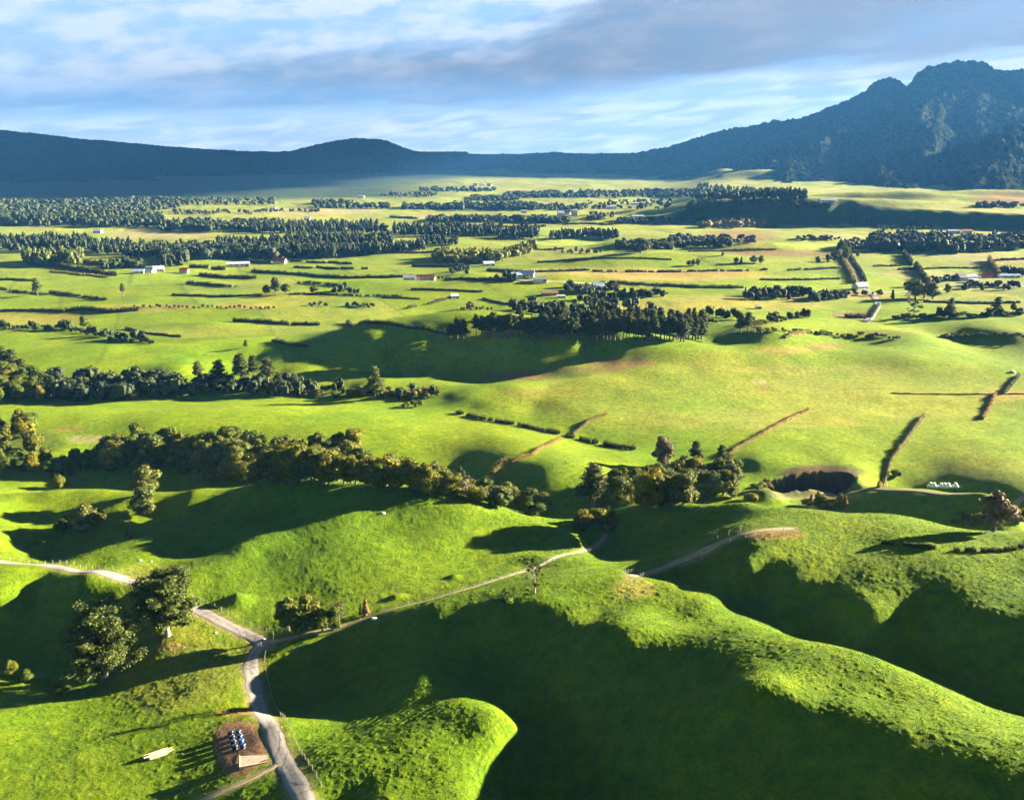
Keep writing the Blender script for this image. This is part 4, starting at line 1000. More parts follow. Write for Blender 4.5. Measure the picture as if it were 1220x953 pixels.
COUNT = {}; OVER = []; BELT = [False]; CAP = {'broadleaf_tree': 232, 'shrub': 250}
def plant(kind, x, y, z, h, label=None, group=None, mat=None, wide=1.0, i=None):
    i = RS.randint(6) if i is None else i
    cr, tr, hp = crown_for(kind, i, mat or MATS[kind])
    if BELT[0] and COUNT.get(kind, 0) >= CAP.get(kind, 270):
        OVER.append((kind, x, y, z, h)); return None
    root = bpy.data.objects.new(kind, None); COL.objects.link(root)
    root.empty_display_size = 0.5
    s = h / hp; root.location = (x, y, z); root.rotation_euler = (0, 0, RS.uniform(0, 6.28))
    root.scale = (s * wide, s * wide, s)
    tag(root, label, CAT[kind], group)
    c = new_obj('crown', cr, root); t = new_obj('trunk', tr, root)
    COUNT[kind] = COUNT.get(kind, 0) + 1
    return root
CAT = {'broadleaf_tree': 'tree', 'shrub': 'shrub', 'pine_tree': 'pine tree', 'conifer_tree': 'conifer', 'thin_tree': 'tree'}

def ordinal(n):
    return '%d%s' % (n, 'th' if 10 <= n % 100 <= 20 else {1: 'st', 2: 'nd', 3: 'rd'}.get(n % 10, 'th'))

def belt(px0, px1, top, bot, mix, hr, n, text, group, seed, wide=(0.9, 1.2), mats=None):
    """top/bot: photo row of the bases at the far and near edge, number or list of (px, py)"""
    rs = np.random.RandomState(seed)
    t = (np.arange(n) + rs.uniform(0.05, 0.95, n)) / n
    px = px0 + (px1 - px0) * t
    f = lambda q: np.full(n, float(q)) if isinstance(q, (int, float)) else np.interp(px, [a for a, b in q], [b for a, b in q])
    k = rs.uniform(0, 1, n); py = f(top) * (1 - k) + f(bot) * k
    x, y, z = hit(px, py)
    ks = list(mix); pr = np.array([mix[a] for a in ks], float); pr /= pr.sum()
    kinds = rs.choice(len(ks), n, p=pr)
    per = {}; BELT[0] = True
    for i in range(n):
        kind = ks[kinds[i]]; per[kind] = per.get(kind, 0) + 1
        h = rs.uniform(*hr) * (1.0 if kind != 'shrub' else 0.55)
        m = None
        if mats and kind in mats: m = mats[kind][rs.randint(len(mats[kind]))]
        words = {'broadleaf_tree': 'round tree', 'shrub': 'low shrub', 'pine_tree': 'pine', 'conifer_tree': 'conifer', 'thin_tree': 'thin tree'}[kind]
        plant(kind, x[i], y[i], z[i], h, '%s %s from left %s' % (ordinal(per[kind]), words, text), group, m, rs.uniform(*wide))
    BELT[0] = False

def one(kind, px, py, h, label, group=None, mat=None, wide=1.0, i=None):
    x, y, z = hit(px, py)
    return plant(kind, float(x[0]), float(y[0]), float(z[0]), h, label, group, mat, wide, i)

BL, SH, PI_, CO, TH = 'broadleaf_tree', 'shrub', 'pine_tree', 'conifer_tree', 'thin_tree'
GM = {BL: ['leaf', 'leaf', 'olive', 'cypress'], SH: ['leaf', 'olive', 'olive', 'bare'], CO: ['cypress', 'pine'], TH: ['bare', 'olive']}
# --- single trees and bushes on the near hills
for k, px, py, h, m, wd, lb in [
    (BL, 344, 752, 8.5, 'cypress', .95, 'dark leafy tree at the left of the clump by the road junction'),
    (BL, 367, 751, 9.0, 'olive', .95, 'yellow green tree in the middle of the clump by the road junction'),
    (BL, 357, 756, 6.5, 'leaf', .9, 'low dark tree in front of the yellow green one at the junction'),
    (BL, 384, 752, 6.0, 'leaf', .9, 'dark tree right of the yellow green one at the junction'),
    (TH, 405, 747, 6.5, 'bare', .9, 'orange brown tree at the right of the junction clump'),
    (BL, 398, 750, 5.5, 'leaf', .8, 'small dark tree beside the orange brown one at the junction'),
    (CO, 436, 733, 4.8, 'bare', .95, 'pale straw coloured tree above the thin farm track'),
    (CO, 430, 732, 3.2, 'pine', .8, 'small dark conifer left of the pale straw coloured tree'),
    (TH, 637, 706, 6.8, 'cypress', .9, 'sparse young pine on the saddle of the front hill'),
    (SH, 603, 718, 2.2, 'leaf', 1.0, 'small dark bush on the skyline edge of the big shaded slope'),
    (SH, 74, 829, 3.0, 'olive', 1.0, 'lit bush at the edge of the dark hollow lower left'),
    (SH, 64, 826, 2.4, 'olive', 1.0, 'smaller bush left of the lit one lower left'),
    (BL, 14, 806, 4.5, 'leaf', .8, 'dark small tree in the shaded hollow at the left edge'),
    (TH, 50, 815, 4.5, 'bare', .6, 'bare pale stemmed tree in the shaded hollow'),
    (SH, 30, 812, 2.6, 'leaf', 1.0, 'dark bush between the small trees in the shaded hollow'),
    (SH, 214, 728, 1.6, 'bare', 1.0, 'rusty bush beside the road under the spreading tree')]:
    one(k, px, py, h, lb, 'tree clump at the road junction' if 340 < px < 410 else None, m, wd)

# --- bush belt in the gully behind the left hill
belt(-6, 44, 512, 566, {BL: 5, CO: 1}, (8, 11), 17, 'in the gully bush at the left edge', 'bush at the left edge of the gully', 1, mats=GM)
belt(52, 150, 548, 572, {BL: 3, SH: 2}, (5, 8), 14, 'in the sparse end of the gully bush', 'sparse bush in the gully', 2, mats={BL: ['leaf'], SH: ['leaf']})
belt(125, 300, 538, 566, {BL: 6, CO: 1}, (10, 14), 54, 'in gully bush behind the shaded hollow', 'dense bush in the gully', 3, mats=GM)
belt(300, 432, 540, [(300, 574), (432, 578)], {BL: 6, CO: 1}, (9.5, 12.5), 42, 'in gully bush behind the rounded hilltop', 'dense bush in the gully', 4, mats=GM)
belt(250, 430, 572, 577, {BL: 1}, (7, 9.5), 22, 'in the front row of the gully bush', 'front row of the gully bush', 5, mats={BL: ['leaf', 'olive']})
belt(432, 560, [(432, 560), (560, 580)], [(432, 580), (560, 597)], {BL: 3, CO: 1, SH: 1, TH: .4}, (7, 10.5), 38, 'in the gully bush below the brown hedge', 'thinning bush in the gully', 6, mats=GM)
belt(560, 650, [(560, 585), (650, 606)], [(560, 600), (650, 618)], {BL: 2, SH: 3, TH: .6}, (6, 8.5), 26, 'in scrub at the right gully end', 'scrub at the end of the gully', 7, mats=GM)
one(BL, 103, 634, 9.6, 'single round olive green tree on the dark left pasture', mat='cypress', wide=1.15, i=2)
one(BL, 172, 612, 9.5, 'tall broad tree in front of the gully bush at the edge of the shaded hollow', mat='cypress', wide=1.25, i=0)
one(BL, 176, 590, 11, 'yellow green tree behind the tall broad tree by the hollow', mat='cypress', i=4)
one(BL, 72, 583, 6.5, 'small leafy tree alone in the dark gully floor', mat='leaf', wide=.9)
one(SH, 76, 633, 4.5, 'dark shrub left of the single round tree', mat='leaf')
one(CO, 156, 640, 5.5, 'narrow pale conifer on the bright rim of the hollow', mat='bare', wide=.7)
one(CO, 151, 640, 3.0, 'short pale conifer beside the narrow one on the hollow rim', mat='bare', wide=.8)
# --- grove right of centre
one(PI_, 707, 601, 16, 'large dark spreading pine left of the right hand grove', mat='pine', wide=1.6, i=2)
for i, (px, py, h) in enumerate([(736, 600, 10.5), (750, 602, 11.5), (764, 603, 11), (778, 604, 12.5), (791, 603, 10.5), (802, 601, 9.5), (814, 601, 9.5), (743, 586, 10.5), (770, 584, 11), (788, 586, 10)]):
    one(CO if i % 3 else BL, px, py, h, 'upright olive tree, %s from the left in the grove behind the shaded slope' % ordinal(i + 1) if i < 7 else 'upright tree in the second row of the grove, %s from its left end' % ordinal(i - 6), 'upright trees in the grove', ['cypress', 'olive'][i % 2], 1.15)
belt(806, 876, 562, 596, {BL: 4, CO: 1}, (8.5, 11.5), 30, 'in the right part of the grove', 'round trees at the right of the grove', 21, mats=GM)
one(BL, 788, 558, 14, 'tall grey green tree standing over the back of the grove', mat='bare', wide=.95, i=3)
one(PI_, 828, 552, 10, 'small dark pine at the back of the grove', mat='pine', wide=1.2)
one(PI_, 859, 551, 8, 'short pine at the corner of the paddock behind the grove', mat='pine', wide=1.3)
belt(728, 812, 578, 597, {BL: 3, CO: 1}, (8, 10.5), 14, 'in the middle of the grove', 'round trees in the middle of the grove', 26, mats={BL: ['leaf', 'olive', 'cypress'], CO: ['cypress']})
belt(686, 735, 606, 634, {SH: 3, BL: 1}, (4, 6.5), 16, 'in the scrub below the large dark pine', 'scrub below the dark pine', 22, mats=GM)
belt(888, 900, 592, 602, {SH: 1}, (4, 6), 3, 'at the gap by the terrace track', 'shrubs by the terrace track', 23, mats=GM)
belt(955, 1012, 600, 607, {BL: 2, SH: 1, CO: 1}, (4.5, 7), 9, 'behind the right hand ridge', 'trees behind the right ridge', 24, mats={BL: ['olive'], SH: ['olive'], CO: ['bare']})
one(BL, 1184, 633, 9.5, 'large rusty brown round tree in the shade at the right', mat='bare', wide=1.1, i=1)
one(BL, 1176, 631, 8.5, 'dark green tree merged with the rusty round tree', mat='leaf', wide=1.0, i=3)
for i, (px, py, h) in enumerate([(1136, 625, 2.5), (1146, 620, 4), (1151, 628, 4), (1164, 626, 4.5), (1207, 614, 4), (1216, 622, 5)]):
    one(SH, px, py, h, 'small lit shrub, %s from the left in the shaded strip at the right' % ordinal(i + 1), 'shrubs in the shaded strip', 'olive', .8)
belt(898, 922, 575, 590, {SH: 1}, (3, 5), 7, 'on the lit knob left of the dark pit', 'shrubs beside the pit', 25, mats={SH: ['olive', 'bare']})
one(SH, 1068, 568, 3, 'shrub at the foot of the diagonal hedge', mat='leaf')
# --- bush along the stream further back
belt(-5, 60, 452, 481, {BL: 5, TH: .5}, (8.5, 12), 34, 'in the far stream bush at the left edge', 'bush along the far stream', 11, mats=GM)
belt(60, 215, [(60, 456), (215, 455)], [(60, 481), (215, 474)], {BL: 5, SH: 1}, (7.5, 11), 60, 'in far stream bush before the tall pines', 'bush along the far stream', 12, mats=GM)
belt(215, 370, 458, [(215, 474), (370, 472)], {BL: 3, SH: 2}, (6, 9), 40, 'in the stream bush around the tall pines', 'bush along the far stream', 13, mats=GM)
belt(360, 525, [(360, 462), (525, 468)], [(360, 472), (480, 478), (525, 474)], {SH: 5, BL: 1}, (5.5, 7.5), 44, 'in low stream scrub past the tall pines', 'scrub along the far stream', 14, mats=GM)
belt(478, 515, 472, 487, {SH: 1}, (5, 7), 9, 'in the lit scrub where the stream bends', 'scrub at the stream bend', 15, mats={SH: ['olive', 'leaf']})
for i, (px, py, h, lb) in enumerate([(4, 446, 17, 'broad pine at the left edge above the stream bush'), (17, 448, 16, 'second pine from the left edge above the stream bush'), (28, 449, 11, 'shorter pine right of the broad pines at the left edge'),
    (237, 457, 13, 'leftmost and shortest of the pines standing in the stream bush'), (262, 464, 17, 'second pine from the left in the stream bush group'), (288, 462, 20, 'tallest middle pine in the stream bush group'),
    (303, 458, 17, 'pine just right of the tallest one in the stream bush'), (320, 466, 20, 'large pine near the right of the stream bush group'), (333, 471, 13, 'lower pine at the right end of the stream bush group'), (447, 476, 18, 'solitary tall pine standing in the low stream scrub')]):
    one(PI_, px, py, h, lb, 'tall pines in the stream bush' if 200 < px < 400 else None, 'cypress' if i in (9, 3) else 'pine', 1.25)
one(BL, 293, 414, 5, 'small round tree on the brow above the stream pines', mat='leaf')
# --- pine row on the scarp
belt(566, 838, [(566, 399), (640, 402), (730, 404), (838, 404)], [(566, 402), (640, 406), (730, 407), (838, 407)], {PI_: 1}, (11.5, 15.5), 66, 'in the front line of the scarp pines', 'pine row on the scarp', 31, (.95, 1.3))
belt(640, 830, 388, 396, {PI_: 1}, (11, 14.5), 36, 'in the back line of the scarp pines', 'pine row on the scarp', 32, (.95, 1.3))
for i, (px, py, h) in enumerate([(537, 404, 10), (545, 403, 13), (552, 403, 12), (575, 401, 11), (581, 400, 10)]):
    one(PI_, px, py, h, 'pine standing apart left of the row, %s from the left' % ordinal(i + 1), 'pines left of the row', 'pine', 1.2)
belt(612, 780, 366, 384, {BL: 3, PI_: 1}, (7, 11), 38, 'in the scrub behind the pine row', 'scrub behind the pine row', 33, mats={BL: ['leaf']})
for i, (px, py, h, k, lb) in enumerate([(806, 404, 12, PI_, 'pine at the right end of the scarp row'), (817, 402, 15, PI_, 'dark pine just right of the scarp row'), (836, 402, 17, PI_, 'tall bare stemmed pine right of the scarp row'),
        (828, 401, 12, PI_, 'pine left of the tall bare stemmed one'), (882, 396, 13, PI_, 'brown tinged pine on the small knoll'), (891, 395, 13, PI_, 'second pine on the small knoll'), (899, 396, 9, TH, 'thin tree right of the knoll pines'), (906, 397, 5, SH, 'shrub right of the knoll pines')]):
    one(k, px, py, h, lb, None, 'cypress' if px > 880 else None, 1.2)
belt(800, 880, 376, 386, {BL: 3, SH: 1}, (5, 8), 16, 'in scrub behind the knoll pines', 'scrub behind the knoll', 34, mats={BL: ['leaf']})
belt(892, 965, [(892, 386), (965, 376)], [(892, 390), (965, 379)], {BL: 1, SH: 2}, (5, 7), 24, 'in scrub above the small knoll', 'scrub above the knoll', 35, mats=GM)
belt(905, 1075, [(905, 392), (1000, 398), (1075, 402)], [(905, 396), (1000, 403), (1075, 405)], {SH: 1}, (3.5, 6), 30, 'in broken scrub right of the knoll', 'broken scrub line', 36, mats=GM)
belt(1062, 1218, [(1062, 379), (1140, 376), (1218, 374)], [(1062, 381), (1140, 380), (1218, 377)], {SH: 3, BL: 1}, (5, 8), 44, 'in scrub under the four pines', 'scrub line on the right', 37, mats={SH: ['leaf'], BL: ['leaf', 'cypress']})
for i, (px, py, h, k) in enumerate([(1088, 379, 15, TH), (1131, 379, 15, PI_), (1187, 377, 15, PI_), (1206, 376, 11, PI_)]):
    one(k, px, py, h, ['thin pale tree leftmost of four in the right hand scrub line', 'open branched pine second of four in the right hand scrub line', 'spreading pine third of four in the right hand scrub line', 'short pine rightmost of four in the right hand scrub line'][i], None, 'cypress', 1.15)
belt(1120, 1222, [(1120, 398), (1222, 400)], 403, {SH: 1}, (3.5, 6), 24, 'at the foot of the shaded mound on the right', 'scrub below the shaded mound', 38, mats=GM)
# --- scrub lines in the left middle distance
belt(-5, 70, 390, 395, {SH: 3, BL: 1}, (4.5, 7), 18, 'in winding scrub at the left edge', 'winding scrub line on the left', 41, mats={SH: ['leaf'], BL: ['leaf']})
belt(70, 126, [(70, 390), (126, 400)], [(70, 394), (126, 405)], {SH: 3, BL: 1}, (5, 8), 16, 'in the middle of the winding scrub', 'winding scrub line on the left', 42, mats={SH: ['leaf'], BL: ['leaf']})
belt(126, 184, [(126, 401), (184, 406)], [(126, 407), (184, 410)], {SH: 3, BL: 1}, (4.5, 7), 18, 'at the right end of winding scrub', 'winding scrub line on the left', 43, mats={SH: ['leaf', 'olive'], BL: ['leaf']})
for px, py, h, k, m, lb in [(101, 391, 9, BL, 'leaf', 'tallest tree in the winding scrub line on the left'), (45, 353, 17, PI_, 'cypress', 'dark pyramid shaped tree alone in the left fields'), (147, 355, 13, PI_, 'cypress', 'open tree standing alone below the white farm buildings'),
        (328, 349, 14, BL, 'cypress', 'large round grey green tree in the left centre fields'), (341, 350, 9, BL, 'leaf', 'smaller tree on the right of the large round one'), (318, 350, 8, BL, 'leaf', 'smaller tree on the left of the large round one'),
        (561, 369, 7, BL, 'bare', 'brown round tree in the open field left of the pine row'), (374, 349, 7, BL, 'leaf', 'dark round tree between the two scrub patches'), (457, 278, 16, BL, 'farwood', 'lone round dark tree between two far woods'),
        (763, 302, 17, BL, 'pine', 'dark forked tree in front of the far gully'), (770, 300, 13, BL, 'pine', 'smaller dark tree beside the forked one'), (799, 298, 14, TH, 'bare', 'thin pale tree right of the dark forked one'),
        (821, 317, 6, BL, 'leaf', 'left of three small round trees near the ochre field'), (826, 317, 7, BL, 'leaf', 'middle of three small round trees near the ochre field'), (831, 317, 8, BL, 'leaf', 'right of three small round trees near the ochre field'),
        (861, 305, 8, CO, 'bare', 'small rusty pointed tree by the red soil'), (883, 315, 9, CO, 'pine', 'dark pointed tree in the group above the ochre field'), (877, 314, 7, BL, 'leaf', 'round tree left of the dark pointed one'), (898, 314, 9, BL, 'cypress', 'grey round tree left of its twin above the ochre field'), (907, 314, 9, BL, 'cypress', 'grey round tree right of its twin above the ochre field'),
        (1063, 356, 9, CO, 'pine', 'dark triangular tree beside the road bend'), (1090, 357, 17, BL, 'cypress', 'left big grey tree of the clump by the bend'), (1101, 355, 19, BL, 'bare', 'tallest grey tree of the clump by the bend'), (1111, 357, 15, BL, 'cypress', 'right big grey tree of the clump by the bend'), (1082, 360, 9, TH, 'bare', 'thin tree in front of the big grey clump'),
        (1128, 350, 9, BL, 'leaf', 'dark tree left of the white house on the right'), (1022, 306, 6, BL, 'leaf', 'small dark tree at the top of the straight road'), (974, 313, 7, BL, 'leaf', 'tree left of the straight road'), (986, 313, 10, BL, 'pine', 'dark tree beside the straight road hedge'), (994, 312, 12, BL, 'pine', 'larger dark tree beside the straight road hedge')]:
    one(k, px, py, h, lb, None, m, 1.15)
belt(395, 428, 346, 350, {BL: 1, SH: 1}, (6, 8), 9, 'in the dark clump left of centre', 'dark clump left of centre', 44, mats={BL: ['leaf'], SH: ['leaf']})
belt(545, 590, 367, 370, {SH: 1}, (4, 5), 9, 'around the brown round tree', 'shrubs around the brown tree', 45, mats=GM)
belt(366, 392, 362, 366, {SH: 1}, (4, 6), 7, 'in the small left centre scrub patch', 'small scrub patch', 46, mats={SH: ['leaf']})
belt(414, 448, 364, 368, {SH: 1}, (5, 8), 10, 'in the dark scrub strip left centre', 'dark scrub strip', 47, mats={SH: ['leaf']})
belt(160, 330, [(160, 365), (330, 367)], [(160, 367), (330, 369)], {SH: 1}, (3.5, 5), 30, 'in thin scrub under the left fields', 'thin scrub line', 48, mats=GM)
# --- farmstead gardens
belt(886, 1000, [(886, 350), (1000, 352)], [(886, 358), (1000, 361)], {BL: 4, CO: 1}, (6, 9), 40, 'around the right centre houses', 'trees around the right centre houses', 51, mats={BL: ['leaf', 'leaf', 'olive', 'bare'], CO: ['pine']})
belt(1000, 1050, 347, 353, {BL: 1, SH: 1}, (4, 6), 10, 'around the house at the road junction', 'trees at the road junction', 52, mats={BL: ['leaf']})
belt(672, 735, 341, 350, {BL: 3, SH: 1}, (5, 8), 22, 'around the centre farmhouse', 'trees around the centre farmhouse', 53, mats={BL: ['leaf', 'pine', 'bare']})
belt(690, 795, [(690, 357), (795, 351)], [(690, 360), (795, 354)], {BL: 3, SH: 1}, (5, 8), 34, 'in the line under the centre farmhouse', 'dark tree line under the farmhouse', 54, mats={BL: ['leaf', 'pine']})
belt(592, 616, 330, 334, {BL: 1}, (5, 7), 6, 'left of the white centre farm', 'trees left of the white farm', 55, mats={BL: ['leaf', 'bare']})
belt(535, 560, 322, 328, {BL: 1}, (5, 7), 7, 'by the brown garden above the long house', 'brown garden trees', 56, mats={BL: ['bare', 'leaf']})
belt(522, 538, 331, 334, {SH: 1}, (5, 7), 4, 'right of the long red roofed house', 'garden shrubs by the long house', 57, mats={SH: ['leaf']})
belt(1078, 1146, [(1078, 342), (1146, 331)], [(1078, 345), (1146, 334)], {BL: 1}, (5, 7), 20, 'left of the white right hand house', 'tree line left of the white house', 58, mats={BL: ['leaf']})
belt(1146, 1215, 338, 346, {BL: 3, SH: 2}, (5, 7), 24, 'in the garden below the right hand farm', 'trees below the right hand farm', 59, mats={BL: ['leaf', 'bare']})
belt(1190, 1222, 326, 330, {BL: 1}, (8, 10), 7, 'in the round row at the right edge', 'dark round trees at the right edge', 60, mats={BL: ['pine']})
belt(120, 172, 315, 322, {BL: 1}, (7, 10), 14, 'behind the white farm buildings', 'trees behind the white farm', 61, mats={BL: ['leaf', 'pine']})
belt(1003, 1012, 300, 312, {PI_: 1}, (13, 17), 8, 'in the clump at the straight road head', 'tall clump at the road head', 62, (.8, 1.0), mats={PI_: ['cypress']})
def overflow():
    rs = np.random.RandomState(77); acc = Acc(); cv, cf = CS2
    for (kind, x, y, z, h) in OVER:
        w = h * (.42 if kind != 'conifer_tree' else .25)
        for q in range(4):
            o = rs.normal(size=3) * (.4 * w, .4 * w, .1 * h)
            acc.add(cv * (1 + .2 * rs.normal(size=(len(cv), 1))) * (w * .62, w * .62, h * .32) + (x + o[0], y + o[1], z + h * .5 + o[2]), cf)
        m = 60; d = rs.normal(size=(m, 3)); d /= np.linalg.norm(d, axis=1, keepdims=True)
        acc.add(*leaf_quads(np.array([x, y, z + h * .5]) + d * (w, w, h * .45), d + .5 * rs.normal(size=(m, 3)), h * .13, rs))
    if OVER: new_obj('distant_tree_cover', acc.mesh('distant_tree_cover', False), None, [M['farwood']], kind='stuff', label='small far garden trees and scrub around the distant farm buildings', cat='trees')
overflow()
print('individual plants', COUNT, len(OVER))

# --- distant woods: one mass each, too many trees to count
def far_wood(name, label, bands, mat, seed, style='pine'):
    rs = np.random.RandomState(seed); acc = Acc()
    cv, cf = CS2
    for (px0, px1, top, bot, n, h) in bands:
        n = int(n * 1.35)
        px = rs.uniform(px0, px1, n)
        f = lambda q: np.full(n, float(q)) if isinstance(q, (int, float)) else np.interp(px, [a for a, b in q], [b for a, b in q])
        k = rs.uniform(0, 1, n); py = f(top) * (1 - k) + f(bot) * k
        x, y, z = hit(px, py)
        for i in range(n):
            hh = h * rs.uniform(.45, .95); st = style if style != 'mix' else ('pine' if rs.uniform() < .5 else 'round')
            if st == 'pine':
                w = hh * rs.uniform(.16, .26)
                parts = [(0, hh * .45, w, hh * .25), (.3 * w * rs.normal(), hh * .68, w * .75, hh * .2), (.2 * w * rs.normal(), hh * .88, w * .38, hh * .16)]
                for (ox, oz, rw, rh) in parts:
                    acc.add(cv * (1 + .3 * rs.normal(size=(len(cv), 1))) * (rw, rw, rh) + (x[i] + ox, y[i] + .3 * ox, z[i] + oz), cf)
            else:
                w = hh * rs.uniform(.38, .6)
                for q in range(3):
                    o = rs.normal(size=3) * (.35 * w, .35 * w, .1 * hh)
                    acc.add(cv * (1 + .22 * rs.normal(size=(len(cv), 1))) * (w * .7, w * .7, hh * .34) + (x[i] + o[0], y[i] + o[1], z[i] + hh * .5 + o[2]), cf)
            m = 14; d = rs.normal(size=(m, 3)); d /= np.linalg.norm(d, axis=1, keepdims=True)
            w2 = w * (1 if st == 'pine' else .95)
            v, fq = leaf_quads(np.array([x[i], y[i], z[i] + hh * .52]) + d * (w2, w2, hh * .44), d + .5 * rs.normal(size=(m, 3)), hh * .10, rs)
            acc.add(v, fq)
    me = acc.mesh(name, False)
    new_obj(name, me, None, [M[mat]], kind='stuff', label=label, cat='wood')
far_wood('distant_wood', 'grey green forest canopy on the far left edge of the plain', [(-30, 215, [(0, 240), (215, 238)], [(0, 262), (110, 262), (215, 248)], 620, 15), (215, 330, 238, 245, 90, 12)], 'farwood', 201, 'round')
far_wood('distant_wood', 'dark strip of tall trees along the front of the left forest', [(-20, 62, 262, 270, 110, 20), (48, 112, 262, 270, 80, 19)], 'farwood', 202, 'mix')
far_wood('distant_wood', 'long dark wood behind the tan field on the left', [(112, 192, [(112, 268), (192, 258)], 271, 150, 17), (190, 335, 268, 276, 190, 15)], 'farwood', 203, 'mix')
far_wood('distant_wood', 'pine plantation at the left edge in front of the green strip', [(-20, 112, 288, 302, 210, 17), (112, 155, 294, 305, 70, 16)], 'farpine', 204)
far_wood('distant_wood', 'lit pine block above the dark clipped hedge', [(29, 98, 310, 318, 90, 19)], 'cypress', 205)
far_wood('distant_wood', 'wood behind the white farm buildings on the left', [(150, 250, 297, 308, 150, 15), (195, 222, 308, 319, 26, 15), (245, 335, 300, 310, 150, 16)], 'farpine', 206, 'mix')
far_wood('distant_wood', 'upper dark plantation left of centre', [(300, 450, 270, 279, 220, 16), (258, 330, 288, 293, 50, 12)], 'farpine', 207)
far_wood('distant_wood', 'lower dark plantation above the long field hedge', [(322, 470, 285, 292, 150, 14), (318, 400, 300, 309, 150, 17), (395, 505, [(395, 302), (505, 296)], [(395, 307), (505, 300)], 150, 15)], 'farpine', 208)
far_wood('distant_wood', 'long plantation with reddish trunks in the centre distance', [(470, 592, 274, 283, 200, 17), (592, 642, 277, 286, 90, 17), (498, 545, 288, 294, 50, 13)], 'farpine', 209)
far_wood('distant_wood', 'conifer clump in front of the centre plantation', [(520, 600, [(520, 306), (600, 309)], 314, 110, 15), (600, 640, [(600, 305), (640, 294)], [(600, 310), (640, 300)], 50, 14)], 'cypress', 210, 'mix')
far_wood('distant_wood', 'row of pines curving over a green knoll in the centre distance', [(655, 735, [(655, 284), (700, 281), (735, 283)], [(655, 287), (700, 284), (735, 287)], 100, 15)], 'farpine', 211)
far_wood('distant_wood', 'dark bush in the gully right of the green knoll', [(735, 800, 290, 298, 70, 9), (795, 870, 286, 295, 90, 12), (860, 900, 283, 290, 20, 8)], 'farwood', 212, 'round')
far_wood('distant_wood', 'broad dark wood on the right behind the straight road', [(1000, 1060, [(1000, 293), (1060, 290)], 299, 70, 13), (1040, 1130, 285, 301, 170, 17), (1120, 1240, [(1120, 288), (1240, 286)], [(1120, 303), (1240, 298)], 190, 17)], 'farwood', 213, 'mix')
far_wood('distant_wood', 'thin lines of trees across the far plain', [(372, 420, 241, 244, 40, 12), (375, 462, 246, 249, 60, 14), (480, 545, 246, 250, 60, 13), (535, 640, 246, 251, 120, 16), (510, 650, 261, 265, 140, 12), (300, 380, 251, 253, 30, 8), (455, 520, 232, 235, 40, 12), (500, 590, 226, 229, 80, 14), (560, 620, 236, 240, 60, 14), (620, 700, 246, 251, 70, 12), (640, 680, 262, 266, 60, 9)], 'farwood', 214, 'round')
far_wood('distant_wood', 'dark belt of trees at the foot of the right hand mountain', [(600, 760, [(600, 232), (760, 228)], [(600, 236), (760, 236)], 220, 15), (760, 835, 228, 236, 130, 15), (700, 800, 240, 250, 50, 12), (735, 830, 262, 267, 90, 9), (820, 900, 246, 252, 80, 13), (900, 960, 246, 249, 50, 9), (960, 990, 245, 248, 20, 9), (1160, 1220, 245, 248, 30, 11)], 'farwood', 215, 'round')
far_wood('distant_wood', 'pine forest on the foothill below the mountain', [(830, 960, [(830, 222), (960, 233)], [(830, 240), (960, 239)], 330, 17)], 'farpine', 216)
far_wood('distant_wood', 'brown leafless poplars along the foot of the dark scarp', [(835, 912, 268, 272, 70, 14)], 'farbrown', 217, 'mix')
far_wood('distant_wood', 'scattered scrub in front of the far scarp', [(950, 1000, 283, 287, 30, 6), (1040, 1110, 270, 275, 40, 7), (1000, 1100, 262, 268, 20, 6), (200, 300, 252, 256, 40, 9), (700, 735, 255, 262, 20, 9), (660, 720, 297, 303, 14, 6)], 'farwood', 218, 'round')

